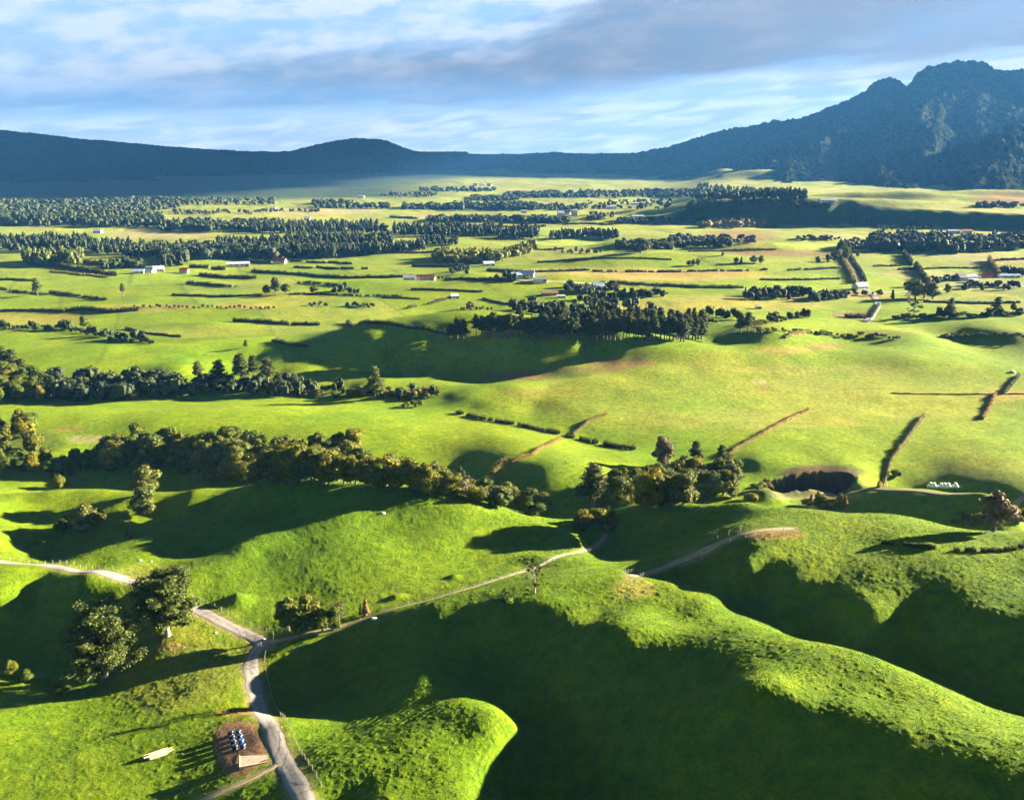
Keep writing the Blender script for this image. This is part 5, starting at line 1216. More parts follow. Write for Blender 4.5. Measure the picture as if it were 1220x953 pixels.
# ------------------------------------------------------------------ hedges
def hedge(pts, h, w, mat, label, name='hedge', gap=0.0, seed=0, group='hedges dividing the paddocks'):
    P3 = PX(pts); rs = np.random.RandomState(seed + int(pts[0][0]))
    P = P3[:, :2]; r = float(np.hypot(*P.mean(0)))
    step = max(0.5, r / 900)
    Q = resample(P, step)
    z = ground(Q[:, 0], Q[:, 1])
    t = np.gradient(Q, axis=0); t /= np.hypot(t[:, 0], t[:, 1])[:, None] + 1e-9
    nm = np.stack([-t[:, 1], t[:, 0]], 1)
    hv = h * (1 + .6 * fbm(Q[:, 0] / 2.8, Q[:, 1] / 3.5, 7, 2)); wv = w * (1 + .2 * fbm(Q[:, 0] / 4, Q[:, 1] / 4, 9, 2))
    prof = [(-.46, -.3), (-.5, .55), (-.3, .93), (0, 1.0), (.3, .93), (.5, .55), (.46, -.3)]
    V = np.stack([np.concatenate([Q + nm * (a * wv)[:, None] * .75, (z + np.where(b > 0, b * hv * .82, -.3))[:, None]], 1) for a, b in prof], 1)
    n, m = len(Q), len(prof); i = np.arange(n * m).reshape(n, m)
    f = np.stack([i[:-1, :-1], i[1:, :-1], i[1:, 1:], i[:-1, 1:]], -1).reshape(-1, 4)
    if gap > 0:
        keep = fbm(Q[:-1, 0] / (h * 1.2), Q[:-1, 1] / (h * 1.2), 13, 2) > (gap - .5) * .7
        f = f.reshape(n - 1, m - 1, 4)[keep].reshape(-1, 4)
    else: keep = np.ones(n - 1, bool)
    acc = Acc(); acc.add(V.reshape(-1, 3), f)
    ls = max(0.26, r / 1000) * (1 if h > 1.5 else .75)
    L = step * keep.sum(); nl = int(min(16000, L * (w + 2 * h) * 2.6 / (ls * ls)))
    ok = np.flatnonzero(keep)
    if len(ok) and nl:
        s = ok[rs.randint(len(ok), size=nl)]; fr = rs.uniform(0, 1, nl)[:, None]
        C0 = Q[s] * (1 - fr) + Q[s + 1] * fr; N2 = nm[s]; a = rs.uniform(0, np.pi, nl)
        off = np.cos(a) * wv[s] * .52; hh = np.maximum(.05, np.sin(a) ** .6 * hv[s] * rs.uniform(.9, 1.1, nl))
        hh = np.where(rs.uniform(size=nl) < .5, rs.uniform(.1, 1, nl) * hv[s], hh); off = np.where(hh < hv[s] * .8, np.sign(np.cos(a)) * wv[s] * .5, off)
        Pz = z[s] + hh
        Pp = np.concatenate([C0 + N2 * off[:, None], Pz[:, None]], 1)
        Nn = np.concatenate([N2 * np.cos(a)[:, None], np.sin(a)[:, None]], 1) + rs.normal(size=(nl, 3)) * .6
        Pp = Pp + rs.normal(size=(nl, 3)) * .09 * (w + h)
        acc.add(*leaf_quads(Pp, Nn, ls, rs))
    me = acc.mesh(name, False)
    return new_obj(name, me, None, [M[mat]], label=label, cat='hedge', group=group)

HEDGES = [
 ([(868,542),(905,520),(940,500),(963,489)],1.35,.95,'brown_hedge','brown clipped hedge running diagonally above the grove, left of the dark pit'),
 ([(1047,581),(1060,552),(1080,525),(1101,496)],1.45,.95,'brown_hedge','brown clipped hedge climbing diagonally to the right of the dark pit'),
 ([(1171,500),(1179,485),(1186,470)],1.5,1.0,'brown_hedge','short brown hedge dropping from the fence corner at the right edge'),
 ([(1062,469),(1130,470),(1184,470),(1225,470)],0.6,.6,'brown_hedge','thin low dark hedge crossing the bright plain on the right'),
 ([(610,551),(635,542),(655,530),(668,524)],1.3,1.2,'brown_hedge','tan hedge climbing from the gully bush in the centre'),
 ([(578,584),(585,570),(592,560),(600,553),(610,551)],2.6,2.4,'brown_hedge','pinkish brown scrubby hedge at the gully edge in the centre'),
 ([(683,518),(700,504),(723,494)],1.3,1.0,'brown_hedge','short tan hedge beyond the dark ditch in the centre'),
 ([(545,492),(575,500),(600,504),(640,512),(680,521),(720,530),(756,536)],1.5,2.2,'hedge','dark scrubby ditch line crossing the centre plain'),
 ([(1050,648),(1090,652),(1130,656),(1170,658),(1200,656),(1226,650)],0.9,.7,'hedge','row of small dark bushes along the top of the right hand ridge'),
 ([(278,383),(310,385),(344,387)],2.2,2,'hedge','left dark clipped hedge piece above the small round tree'),
 ([(348,387),(380,388)],2.0,2,'hedge','right dark clipped hedge piece above the small round tree'),
 ([(414,385),(440,386),(470,388),(500,392),(531,399)],2.0,1.8,'hedge','curving dark hedge leading to the left end of the pine row'),
 ([(325,407),(345,411),(365,414)],1.8,2,'hedge','short dark hedge on the brow right of the stream pines'),
 ([(57,317),(90,322),(138,329)],4.2,3,'hedge','long thick clipped hedge below the lit pine block'),
 ([(60,324),(90,327),(128,331)],1.6,2,'brown_hedge','thin brown hedge in front of the thick clipped one'),
 ([(100,314),(130,317),(172,320)],4,3,'hedge','dark hedge left of the white farm buildings'),
 ([(60,349),(90,353),(126,358)],1.9,2.5,'hedge','scrubby hedge right of the dark pyramid tree'),
 ([(-5,344),(25,349),(56,352)],1.9,2.5,'hedge','scrubby hedge left of the dark pyramid tree'),
 ([(-5,371),(40,370),(75,371)],1.4,1.5,'hedge','thin dark hedge along the tan field at the left edge'),
 ([(78,371),(100,369),(130,372),(165,370)],2.4,3,'hedge','dark scrub at the foot of the low brown mound'),
 ([(220,338),(250,340),(281,343)],2.2,2.5,'hedge','broken dark hedge in the left fields below the large barn'),
 ([(238,328),(262,331),(305,332)],2.8,3,'hedge','thick dark hedge below the long white shed'),
 ([(300,324),(360,328),(420,332),(492,331)],2.6,2.5,'hedge','very long dark hedge running to the red roofed house'),
 ([(226,319),(248,320)],3.2,3,'hedge','left clipped block hedge near the long white shed'),
 ([(252,321),(268,322)],3,3,'hedge','right clipped block hedge near the long white shed'),
 ([(292,312),(322,314)],3,3,'hedge','dark hedge left of the red house'),
 ([(346,312),(360,312)],2,2,'hedge','first short hedge dash right of the red house'),
 ([(365,313),(388,314)],2.2,2,'hedge','second short hedge dash right of the red house'),
 ([(391,313),(405,314)],2.2,2,'hedge','third short hedge dash right of the red house'),
 ([(407,314),(419,315)],2.2,2,'hedge','fourth short hedge dash right of the red house'),
 ([(350,319),(372,320)],2,2,'hedge','first hedge dash in the lower row'),
 ([(377,319),(404,321)],2,2,'hedge','second hedge dash in the lower row'),
 ([(407,320),(421,321)],2,2,'hedge','third hedge dash in the lower row'),
 ([(431,321),(438,321)],2,2,'hedge','last tiny hedge dash in the lower row'),
 ([(355,338),(385,339),(412,342)],2,2.5,'hedge','scrubby hedge right of the large round tree'),
 ([(350,351),(380,351),(440,353),(478,354)],1.6,2,'hedge','broken low hedge under the dark clump left of centre'),
 ([(491,318),(525,318),(560,318)],2.6,3,'hedge','dark hedge in front of the conifer clump'),
 ([(580,323),(605,324),(622,326)],2.6,3,'hedge','dark hedge beside the small shed right of the conifers'),
 ([(530,334),(570,334),(612,336)],2.4,2.5,'hedge','dark hedge between the red roofed house and the white farm'),
 ([(622,325),(660,324),(702,322)],1.8,2,'hedge','thin dark hedge above the yellow strip in the centre'),
 ([(706,324),(760,324),(830,324),(892,323)],1.8,2,'hedge','broken hedge along the top of the ochre field'),
 ([(730,338),(780,341),(830,343),(885,344)],2.4,2.5,'hedge','dark hedge along the bottom of the ochre field'),
 ([(905,322),(914,322)],2,2,'hedge','tiny hedge dash right of the ochre field'),
 ([(938,323),(953,322)],2,2,'hedge','middle hedge dash left of the straight road'),
 ([(958,322),(1002,320)],2,2,'hedge','hedge piece ending at the straight road'),
 ([(640,313),(670,311),(700,309)],1.4,2,'hedge','thin hedge below the green knoll, left part'),
 ([(695,309),(740,308),(800,310)],1.2,2,'hedge','thin hedge below the green knoll, right part'),
 ([(1001,300),(1009,318),(1019,338)],3.4,3,'brown_hedge','tall tan hedge on the left side of the straight road'),
 ([(1012,303),(1021,318),(1031,336)],2.6,2,'hedge','dark hedge on the right side of the straight road'),
 ([(1008,300),(1018,297),(1027,297)],3,3,'hedge','dark hedge at the top of the straight road'),
 ([(1077,304),(1082,310),(1086,317)],5.5,2,'hedge','upper of two tall hedges casting fan shaped shadows'),
 ([(1090,318),(1096,326),(1103,335)],5.5,2,'hedge','lower of two tall hedges casting fan shaped shadows'),
 ([(1178,311),(1184,320),(1190,330)],5.5,2,'brown_hedge','tall pale hedge casting a square shadow on the right'),
 ([(1182,311),(1205,310),(1225,309)],2,2,'hedge','dark hedge running to the right edge above the farm'),
 ([(1047,363),(1043,370),(1037,379)],1.6,1.4,'hedge','dark hedge beside the track climbing to the junction'),
 ([(1007,378),(1030,379)],2.6,4,'hedge','dark scrub left of the track crossing'),
 ([(935,403),(950,398),(965,396)],1.6,2,'brown_hedge','brown bank scrub on the slope right of the small knoll'),
 ([(455,355),(500,357)],1.2,1.5,'hedge','low dark hedge left of the small white shed'),
 ([(510,363),(525,359),(540,355)],1.6,1.8,'hedge','hedge rising toward the small white shed'),
 ([(486,368),(496,366)],1.8,2.5,'hedge','short dark hedge below the small white shed'),
 ([(1195,470),(1203,460),(1214,448)],1.4,1.2,'hedge','low hedge bending up at the right edge'),
 ([(465,259),(480,260)],3,4,'hedge','left dash of two far hedges in the pale field'),
 ([(481,260),(497,261)],3,4,'hedge','right dash of two far hedges in the pale field'),
]
HEDGES += [
 ([(600,297),(640,298),(672,297)],1.8,2,'hedge','thin hedge left of the curving pine row'),
 ([(205,352),(260,354),(312,352)],1.5,2,'hedge','thin hedge left of the large round grey green tree'),
 ([(640,366),(600,362),(575,356)],1.2,1.5,'hedge','low hedge slanting left of the dark farmhouse tree line'),
 ([(1070,322),(1120,320),(1170,320)],1.6,2,'hedge','thin hedge above the right hand farm'),
 ([(905,334),(955,334),(1000,333)],1.6,2,'hedge','thin hedge across the paddock left of the straight road'),
 ([(1040,318),(1075,317)],1.6,2,'hedge','thin hedge right of the straight road'),
 ([(820,300),(870,299),(925,298)],2,2,'brown_hedge','rusty hedge above the red soil strip'),
 ([(425,300),(470,302),(520,301)],2,2,'hedge','hedge just below the two plantations'),
 ([(0,334),(20,334),(38,335)],2,2,'hedge','short dark hedge at the left edge of the fields'),
 ([(490,345),(530,346),(575,348)],1.3,1.5,'hedge','faint hedge below the long red roofed house'),
 ([(150,392),(175,398),(215,402)],1.3,1.5,'hedge','low hedge continuing right from the winding scrub'),
 ([(670,268),(700,267),(730,268)],2.5,3,'hedge','hedge behind the curving pine row'),
 ([(560,270),(610,271),(650,270)],2.5,3,'hedge','hedge behind the reddish trunked plantation'),
 ([(1100,360),(1160,362),(1215,361)],1.6,2,'hedge','hedge between the right hand farm and the four pines'),
]
for i, (pts, h, w, mt, lb) in enumerate(HEDGES):
    hedge(pts, h, w, mt, lb, gap=0.42 if i == 8 else (0.25 if 'broken' in lb or 'scrubby' in lb else 0.0), seed=i)
# ------------------------------------------------------------------ big foreground trees
def hero(name_label, px, py, h, w, seed, low, cat='tree', nl=26000, mat='cypress'):
    rs = np.random.RandomState(seed); x, y, z = [float(q[0]) for q in hit(px, py)]
    tr = Acc(); B = []
    lean = rs.normal(size=2) * .02 * h
    zz = np.linspace(-.8, h * .8, 9)
    tube(tr, [(lean[0] * q / h, lean[1] * q / h, q) for q in zz], np.array([1.25, .8, .66, .58, .5, .4, .3, .2, .1]) * h / 19, 10)
    nlimb = 30
    for i in range(nlimb):
        t = (i + rs.uniform(0, 1)) / nlimb; z0 = h * (low * .5 + .72 * t); a = i * 2.4 + rs.uniform(-.4, .4)
        L = w * (1.0 - 0.62 * t ** 1.6) * rs.uniform(.75, 1.1); rise = rs.uniform(.25, .6) + .7 * t
        p0 = np.array([lean[0] * z0 / h, lean[1] * z0 / h, z0])
        pts = [p0 + np.array([math.cos(a), math.sin(a), rise * (.5 + .5 * s)]) * L * s for s in (0, .25, .5, .75, 1.0)]
        r0 = .24 * h / 19 * (1 - .5 * t)
        tube(tr, pts, [r0, r0 * .8, r0 * .6, r0 * .4, r0 * .15], 6)
        for s in np.linspace(.38, 1.05, 5):
            for k in range(2):
                p = p0 + np.array([math.cos(a), math.sin(a), rise * (.5 + .5 * s)]) * L * s + rs.normal(size=3) * (.10 * w, .10 * w, .05 * w)
                q = w * rs.uniform(.11, .2)
                if p[2] > h * low * .8: B.append((*p, q * 1.25, q * 1.25, q * .42))
    for i in range(10):
        a = rs.uniform(0, 6.3); B.append((rs.uniform(0, .3) * w * math.cos(a), rs.uniform(0, .3) * w * math.sin(a), h * rs.uniform(.75, .95), w * .17, w * .17, w * .1))
    root = bpy.data.objects.new('cypress_tree', None); COL.objects.link(root); root.location = (x, y, z)
    tag(root, name_label, cat, None)
    cm = blobs_mesh('crown', B, nl, .42, rs, .55, .9, depth=(.35, 1.25))
    new_obj('crown', cm, root, [M[mat]]); new_obj('trunk', tr.mesh('trunk'), root, [M['pale_bark']])
    return root
hero('huge shaggy grey green tree at the lower left, nearest the camera', 126, 806, 17.0, 7.4, 5, .08, nl=40000, mat='hero')
hero('large spreading tree with a visible trunk beside the gravel road bend', 200, 757, 14.5, 6.2, 9, .32, nl=28000, mat='hero')

# ------------------------------------------------------------------ helpers for built things
def bm_obj(name, bm, parent, mat, smooth=False, **kw):
    me = bpy.data.meshes.new(name); bm.to_mesh(me); bm.free()
    if smooth: me.shade_smooth()
    return new_obj(name, me, parent, [mat], **kw)
def box(bm, c, s, rz=0.0, bevel=0.0, rot=None):
    r = bmesh.ops.create_cube(bm, size=1)
    vs = r['verts']
    mt = Matrix.Translation(c) @ (rot if rot is not None else Matrix.Rotation(rz, 4, 'Z')) @ Matrix.Diagonal((*s, 1))
    bmesh.ops.transform(bm, matrix=mt, verts=vs)
    if bevel:
        es = list({e for v in vs for e in v.link_edges})
        bmesh.ops.bevel(bm, geom=es, offset=bevel, segments=2, affect='EDGES')
def cyl(bm, c, r, d, rot=None, seg=16, r2=None):
    q = bmesh.ops.create_cone(bm, cap_ends=True, segments=seg, radius1=r, radius2=r if r2 is None else r2, depth=d)
    bmesh.ops.transform(bm, matrix=Matrix.Translation(c) @ (rot or Matrix.Identity(4)), verts=q['verts'])
    return q['verts']
def empty(name, loc, rz=0.0, label=None, cat=None, group=None):
    o = bpy.data.objects.new(name, None); COL.objects.link(o); o.location = loc; o.rotation_euler = (0, 0, rz)
    tag(o, label, cat, group); return o

M['white_wall'] = simple_mat('white_wall', (0.52, 0.50, 0.46), 0.7, 0.08, 0.7)
M['cream_wall'] = simple_mat('cream_wall', (0.60, 0.52, 0.40), 0.8, 0.1, 0.7)
M['brick_wall'] = simple_mat('brick_wall', (0.36, 0.19, 0.13), 0.85, 0.15, 1.5)
M['white_roof'] = simple_mat('white_roof', (0.42, 0.43, 0.45), 0.5, 0.08, 0.5)
M['grey_roof'] = simple_mat('grey_roof', (0.22, 0.24, 0.27), 0.5, 0.12, 0.6)
M['blue_roof'] = simple_mat('blue_grey_roof', (0.30, 0.38, 0.48), 0.5, 0.12, 0.6)
M['red_roof'] = simple_mat('red_roof', (0.36, 0.10, 0.06), 0.6, 0.15, 0.7)
M['brown_roof'] = simple_mat('brown_roof', (0.20, 0.12, 0.08), 0.6, 0.15, 0.7)
M['glass'] = simple_mat('window_glass', (0.03, 0.04, 0.05), 0.12, 0.1, 1.0)
M['door_paint'] = simple_mat('door_paint', (0.12, 0.10, 0.09), 0.6, 0.1, 1.0)
M['timber'] = simple_mat('pale_timber', (0.52, 0.41, 0.25), 0.85, 0.25, 2.0, 0.4)
M['old_timber'] = simple_mat('weathered_timber', (0.34, 0.27, 0.20), 0.9, 0.3, 2.5, 0.5)
M['concrete'] = simple_mat('concrete', (0.30, 0.25, 0.19), 0.9, 0.25, 1.2, 0.3)
M['blue_plastic'] = simple_mat('blue_plastic', (0.015, 0.09, 0.42), 0.45, 0.1, 2)
M['dark_plastic'] = simple_mat('dark_blue_plastic', (0.02, 0.035, 0.07), 0.45, 0.1, 2)
M['white_plastic'] = simple_mat('white_plastic_film', (0.70, 0.76, 0.82), 0.35, 0.06, 1.5, 0.3)
M['steel'] = simple_mat('galvanised_steel', (0.40, 0.40, 0.40), 0.4, 0.1, 2, 0, 0.7)
M['rock'] = simple_mat('pale_rock', (0.45, 0.42, 0.37), 0.9, 0.2, 1.5, 0.5)

# ------------------------------------------------------------------ houses and sheds
def building(name, px, py, w, d, h, rot, wall, roof, label, cat='house', gable=0.32, wins=3, chim=False, group=None):
    x, y, z = [float(q[0]) for q in hit(px, py)]
    y += d * .3
    zs = ground(np.array([x - w / 2, x + w / 2, x, x]), np.array([y, y, y - d / 2, y + d / 2])).max()
    root = empty(name, (x, y, z), math.radians(rot), label, cat, group)
    b0 = zs - z
    bm = bmesh.new(); box(bm, (0, 0, (h + b0 - 1.5) / 2), (w, d, h + b0 + 1.5))
    gh = d * gable
    for sx in (-1, 1):      # gable ends
        v = [bm.verts.new(p) for p in ((sx * (w / 2 - .06), -d / 2 + .05, h + b0), (sx * (w / 2 - .06), d / 2 - .05, h + b0), (sx * (w / 2 - .06), 0, h + b0 + gh - .1))]
        bm.faces.new(v)
    bm_obj('wall', bm, root, M[wall])
    bm = bmesh.new(); ov = .5
    for sy in (-1, 1):
        a = math.atan2(gh, d / 2); L = (d / 2 + ov) / math.cos(a)
        cy = sy * (d / 2 + ov) / 2; cz = h + b0 + gh - math.tan(a) * (d / 2 + ov) / 2 + .08
        box(bm, (0, cy, cz), (w + 2 * ov, L, .14), rot=Matrix.Rotation(-sy * a, 4, 'X'))
    box(bm, (0, 0, h + b0 + gh + .17), (w + 2 * ov, .4, .1))
    rf = bm_obj('roof', bm, root, M[roof])
    if chim:
        bm = bmesh.new(); box(bm, (w * .22, d * .12, h + b0 + gh + .3), (.9, .9, 1.8)); bm_obj('chimney', bm, rf, M['brick_wall'])
    for i in range(wins):
        cx = -w / 2 + w * (i + .7) / (wins + .9)
        bm = bmesh.new(); box(bm, (cx, -d / 2 - .02, b0 + h * .56), (w * .5 / (wins + 1), .12, h * .36)); bm_obj('window', bm, root, M['glass'])
    bm = bmesh.new(); box(bm, (w / 2 - w * .12, -d / 2 - .03, b0 + min(h, 2.8) * .4), (1.1 if cat == 'house' else 3.0, .12, min(h, 2.8) * .8)); bm_obj('door', bm, root, M['door_paint'])
    return root

HOUSES = [
 ('farmhouse',507,334,22,9,3.0,-4,'white_wall','red_roof','long white house with a red roof and a white fence, left of centre','house',.3,5,True),
 ('farmhouse',487,334,13,9,3.0,8,'white_wall','grey_roof','grey roofed house joined to the left of the long red roofed one','house',.3,3,True),
 ('shed',617,332,15,9,3.4,15,'white_wall','blue_roof','blue roofed barn at the white centre farm','shed',.25,2,False),
 ('farmhouse',630,331,12,9,3.4,-10,'white_wall','white_roof','white house at the centre farm','house',.35,3,True),
 ('shed',643,337,15,8,2.8,0,'cream_wall','grey_roof','low grey roofed shed right of the white centre farm','shed',.2,0,False),
 ('farmhouse',188,324,14,10,3.6,20,'white_wall','white_roof','largest white building of the farm at the left','house',.35,3,True),
 ('farmhouse',178,325,11,9,3.2,-12,'white_wall','blue_roof','blue roofed house in the middle of the left farm','house',.35,3,False),
 ('shed',165,326,13,9,3.0,5,'cream_wall','blue_roof','low shed at the left end of the left farm','shed',.25,1,False),
 ('farmhouse',219,326,10,8,3.0,0,'cream_wall','red_roof','small reddish house right of the left farm','house',.35,2,False),
 ('farmhouse',333,314,17,10,3.2,-6,'white_wall','red_roof','red roofed house in front of the dark plantation','house',.35,4,True),
 ('shed',283,318,30,12,3.6,16,'white_wall','white_roof','long pale shed standing alone left of the red roofed house','shed',.18,3,False),
 ('shed',582,317,14,9,3.0,14,'white_wall','white_roof','white shed at the right end of the conifer clump','shed',.3,1,False),
 ('shed',541,356,7.5,6,2.8,20,'white_wall','white_roof','small white shed alone in the open field left of the pine row','shed',.3,1,False),
 ('shed',655,352,16,9,2.4,6,'brick_wall','brown_roof','dark open fronted shed left of the centre farmhouse','shed',.15,0,False),
 ('shed',668,355,8,6,2.0,0,'white_wall','white_roof','small white shed below the centre farmhouse','shed',.15,1,False),
 ('farmhouse',692,348,14,9,3.0,-8,'brick_wall','grey_roof','dark roofed brick farmhouse among the centre trees','house',.35,3,True),
 ('farmhouse',713,345,12,9,3.2,10,'white_wall','blue_roof','blue roofed farmhouse among the centre trees','house',.4,3,True),
 ('farmhouse',733,345,8,7,2.8,0,'cream_wall','red_roof','little orange roofed hut right of the centre farmhouse','house',.4,1,False),
 ('farmhouse',924,351,14,9,3.2,10,'cream_wall','brown_roof','cream house with brown roof in the right centre gardens','house',.35,3,True),
 ('farmhouse',949,350,17,10,3.6,-12,'white_wall','blue_roof','large blue and white roofed house in the right centre gardens','house',.4,4,True),
 ('farmhouse',974,356,11,8,2.6,0,'brick_wall','brown_roof','terracotta coloured house right of the blue roofed one','house',.3,2,False),
 ('shed',903,368,4,4,2.4,0,'white_wall','white_roof','tiny white hut in the pasture below the right centre houses','shed',.2,0,False),
 ('farmhouse',1026,345,16,10,3.4,25,'white_wall','grey_roof','grey roofed house at the foot of the straight road','house',.4,3,True),
 ('shed',1003,355,10,7,2.6,-10,'cream_wall','brown_roof','brown roofed shed left of the road junction','shed',.3,1,False),
 ('farmhouse',1147,335,9,9,4.8,0,'white_wall','white_roof','tall narrow white house on the right','house',.25,2,False),
 ('farmhouse',1157,333,13,8,3.4,14,'white_wall','white_roof','long white roofed house beside the tall narrow one','house',.3,3,False),
 ('shed',1159,337,12,7,2.8,12,'cream_wall','white_roof','front white roofed shed below the long house on the right','shed',.3,1,False),
 ('farmhouse',1178,331,11,8,3.0,-8,'brick_wall','red_roof','reddish house in the right hand farm','house',.35,2,True),
 ('shed',1203,331,26,8,2.8,2,'white_wall','blue_roof','long low barn with a pale blue roof near the right edge','shed',.18,2,False),
 ('shed',1136,278,22,10,4,0,'white_wall','white_roof','left white building above the broad dark wood','shed',.2,3,False),
 ('shed',1152,278,18,10,4,8,'white_wall','red_roof','pinkish roofed building above the broad dark wood','shed',.25,3,False),
 ('shed',985,244,30,12,5,0,'white_wall','white_roof','white building on the plateau under the mountain','shed',.25,3,False),
 ('shed',366,263,14,10,5,0,'white_wall','white_roof','white house on the rise behind the upper plantation','house',.3,2,False),
 ('shed',116,278,15,10,4,0,'white_wall','white_roof','white shed on the tan field at the left','shed',.3,2,False),
 ('shed',510,262,13,10,4,0,'white_wall','white_roof','white hut under a tree above the centre plantation','shed',.3,1,False),
 ('shed',325,250,16,10,4,0,'white_wall','white_roof','small white shed at the pale far field','shed',.3,1,False),
 ('shed',624,254,14,10,5,0,'white_wall','white_roof','white barn in the far centre fields','shed',.3,2,False),
 ('shed',729,249,26,12,5,0,'white_wall','white_roof','far white barn right of centre','shed',.25,2,False),
 ('shed',764,244,60,14,4,0,'white_wall','white_roof','very long far white shed right of centre','shed',.15,4,False),
 ('farmhouse',668,257,14,10,5,10,'white_wall','blue_roof','left roof of the far hamlet in the centre','house',.4,2,False),
 ('farmhouse',676,256,14,10,5,-10,'white_wall','red_roof','second roof of the far hamlet in the centre','house',.4,2,False),
 ('farmhouse',684,257,13,10,5,0,'white_wall','white_roof','right roof of the far hamlet in the centre','house',.4,2,False),
 ('shed',760,261,24,12,4,0,'white_wall','white_roof','white roofed shed in front of the shrubby gully at far right centre','shed',.2,2,False),
 ('farmhouse',566,222,20,14,6,0,'white_wall','white_roof','leftmost roof of the hazy settlement on the far plain','house',.4,2,False),
 ('farmhouse',574,221,18,14,6,20,'white_wall','grey_roof','middle roof of the hazy settlement on the far plain','house',.4,2,False),
 ('farmhouse',583,222,20,14,6,-10,'cream_wall','white_roof','rightmost roof of the hazy settlement on the far plain','house',.4,2,False),
 ('farmhouse',556,239,18,12,5,0,'cream_wall','red_roof','left reddish roof in the far tree line','house',.4,2,False),
 ('farmhouse',566,238,16,12,5,0,'white_wall','red_roof','right reddish roof in the far tree line','house',.4,2,False),
 ('shed',430,236,22,12,5,0,'white_wall','white_roof','pale shed in the far fields left of centre','shed',.3,2,False),
]
for (nm, px, py, w, d, h, rot, wl, rf, lb, ct, gb, wn, ch) in HOUSES:
    building(nm, px, py, w * .8, d * .8, h * .85, rot, wl, rf, lb, ct, gb, wn, ch)

# ------------------------------------------------------------------ wrapped bales
x, y, z = hit([1104, 1142], [580.5, 581.5])
def bale_mesh():
    bm = bmesh.new(); vs = cyl(bm, (0, 0, 0), .62, 1.16, Matrix.Rotation(math.pi / 2, 4, 'X'), 20)
    bmesh.ops.bevel(bm, geom=[e for e in bm.edges if abs(abs(e.verts[0].co.y) - .58) < .01 and abs(abs(e.verts[1].co.y) - .58) < .01], offset=.12, segments=3, affect='EDGES')
    me = bpy.data.meshes.new('silage_bale'); bm.to_mesh(me); bm.free(); me.shade_smooth(); me.materials.append(M['white_plastic']); return me
bme = bale_mesh()
nb = 9; top = [0, 1, 3, 4, 5, 7]
dirx = np.array([x[1] - x[0], y[1] - y[0]]); L = np.hypot(*dirx); dirx /= L
for i in range(nb):
    p = np.array([x[0], y[0]]) + dirx * L * (i + .5) / nb
    o = new_obj('silage_bale', bme, None, (), label='%s white wrapped bale from the left on the ground in the paddock row' % ordinal(i + 1), cat='bale', group='white wrapped bales in the paddock')
    o.location = (p[0], p[1], float(ground(p[0], p[1])) + .58); o.rotation_euler = (0, 0, math.atan2(dirx[1], dirx[0]) + RS.uniform(-.06, .06))
for j, i in enumerate(top):
    p = np.array([x[0], y[0]]) + dirx * L * (i + 1.0) / nb
    o = new_obj('silage_bale', bme, None, (), label='%s white wrapped bale from the left resting on top of the row' % ordinal(j + 1), cat='bale', group='white wrapped bales in the paddock')
    o.location = (p[0], p[1], float(ground(p[0], p[1])) + .58 + 1.05); o.rotation_euler = (0, 0, math.atan2(dirx[1], dirx[0]) + RS.uniform(-.06, .06))

# ------------------------------------------------------------------ log stack in the grass
x, y, z = hit([171, 205], [906, 893]); ax = math.atan2(y[1] - y[0], x[1] - x[0]); c = np.array([x.mean(), y.mean()])
lay = [(-.75, 0), (-.42, 0), (-.1, 0), (.22, 0), (.55, 0), (.85, 0), (-.55, 1), (-.2, 1), (.12, 1), (.45, 1), (0, 2)]
for i, (off, lev) in enumerate(lay):
    Ln = RS.uniform(2.6, 4.4); r = RS.uniform(.13, .18); sh = RS.uniform(-.9, .9)
    bm = bmesh.new(); cyl(bm, (0, 0, 0), r, Ln, Matrix.Rotation(math.pi / 2, 4, 'Y'), 10, r * .85)
    o = bm_obj('log', bm, None, M['timber'], label='pale log, %s from the camera side in the %s layer of the pile' % (ordinal(1 + [q for q in lay if q[1] == lev].index((off, lev))), ('bottom', 'middle', 'top')[lev]), cat='log', group='pale logs piled in the grass')
    px_, py_ = c[0] + math.cos(ax) * sh - math.sin(ax) * off, c[1] + math.sin(ax) * sh + math.cos(ax) * off
    o.location = (px_, py_, float(ground_d(c[0:1], c[1:2])[0]) + .2 + .29 * lev); o.rotation_euler = (0, RS.uniform(-.03, .03), ax + RS.uniform(-.07, .07))

# ------------------------------------------------------------------ dirt yard, bins and ramp beside the road
def yard():
    bm = bmesh.new(); pts = []
    n = 44; P = YARD; Q = resample(np.vstack([P, P[:1]]), .8)[:-1]
    cc = Q.mean(0); rings = []
    for s in (1.0, .8, .6, .4, .2):
        R = cc + (Q - cc) * s * (1 + .03 * (s == 1.0) * fbm(Q[:, 0], Q[:, 1], 3, 2))[:, None]
        zz = ground_d(R[:, 0], R[:, 1]) + (0.10 if s < 1 else -.03)
        rings.append([bm.verts.new((a, b, q)) for (a, b), q in zip(R, zz)])
    for A, B in zip(rings[:-1], rings[1:]):
        for i in range(len(A)): bm.faces.new((A[i], A[(i + 1) % len(A)], B[(i + 1) % len(A)], B[i]))
    cv = bm.verts.new((cc[0], cc[1], float(ground_d(cc[0:1], cc[1:2])[0]) + .1))
    for i in range(len(rings[-1])): bm.faces.new((rings[-1][i], rings[-1][(i + 1) % len(Q)], cv))
    bmesh.ops.recalc_face_normals(bm, faces=bm.faces)
    bm_obj('dirt_yard', bm, None, M['dirt'], True, kind='structure')
yard()
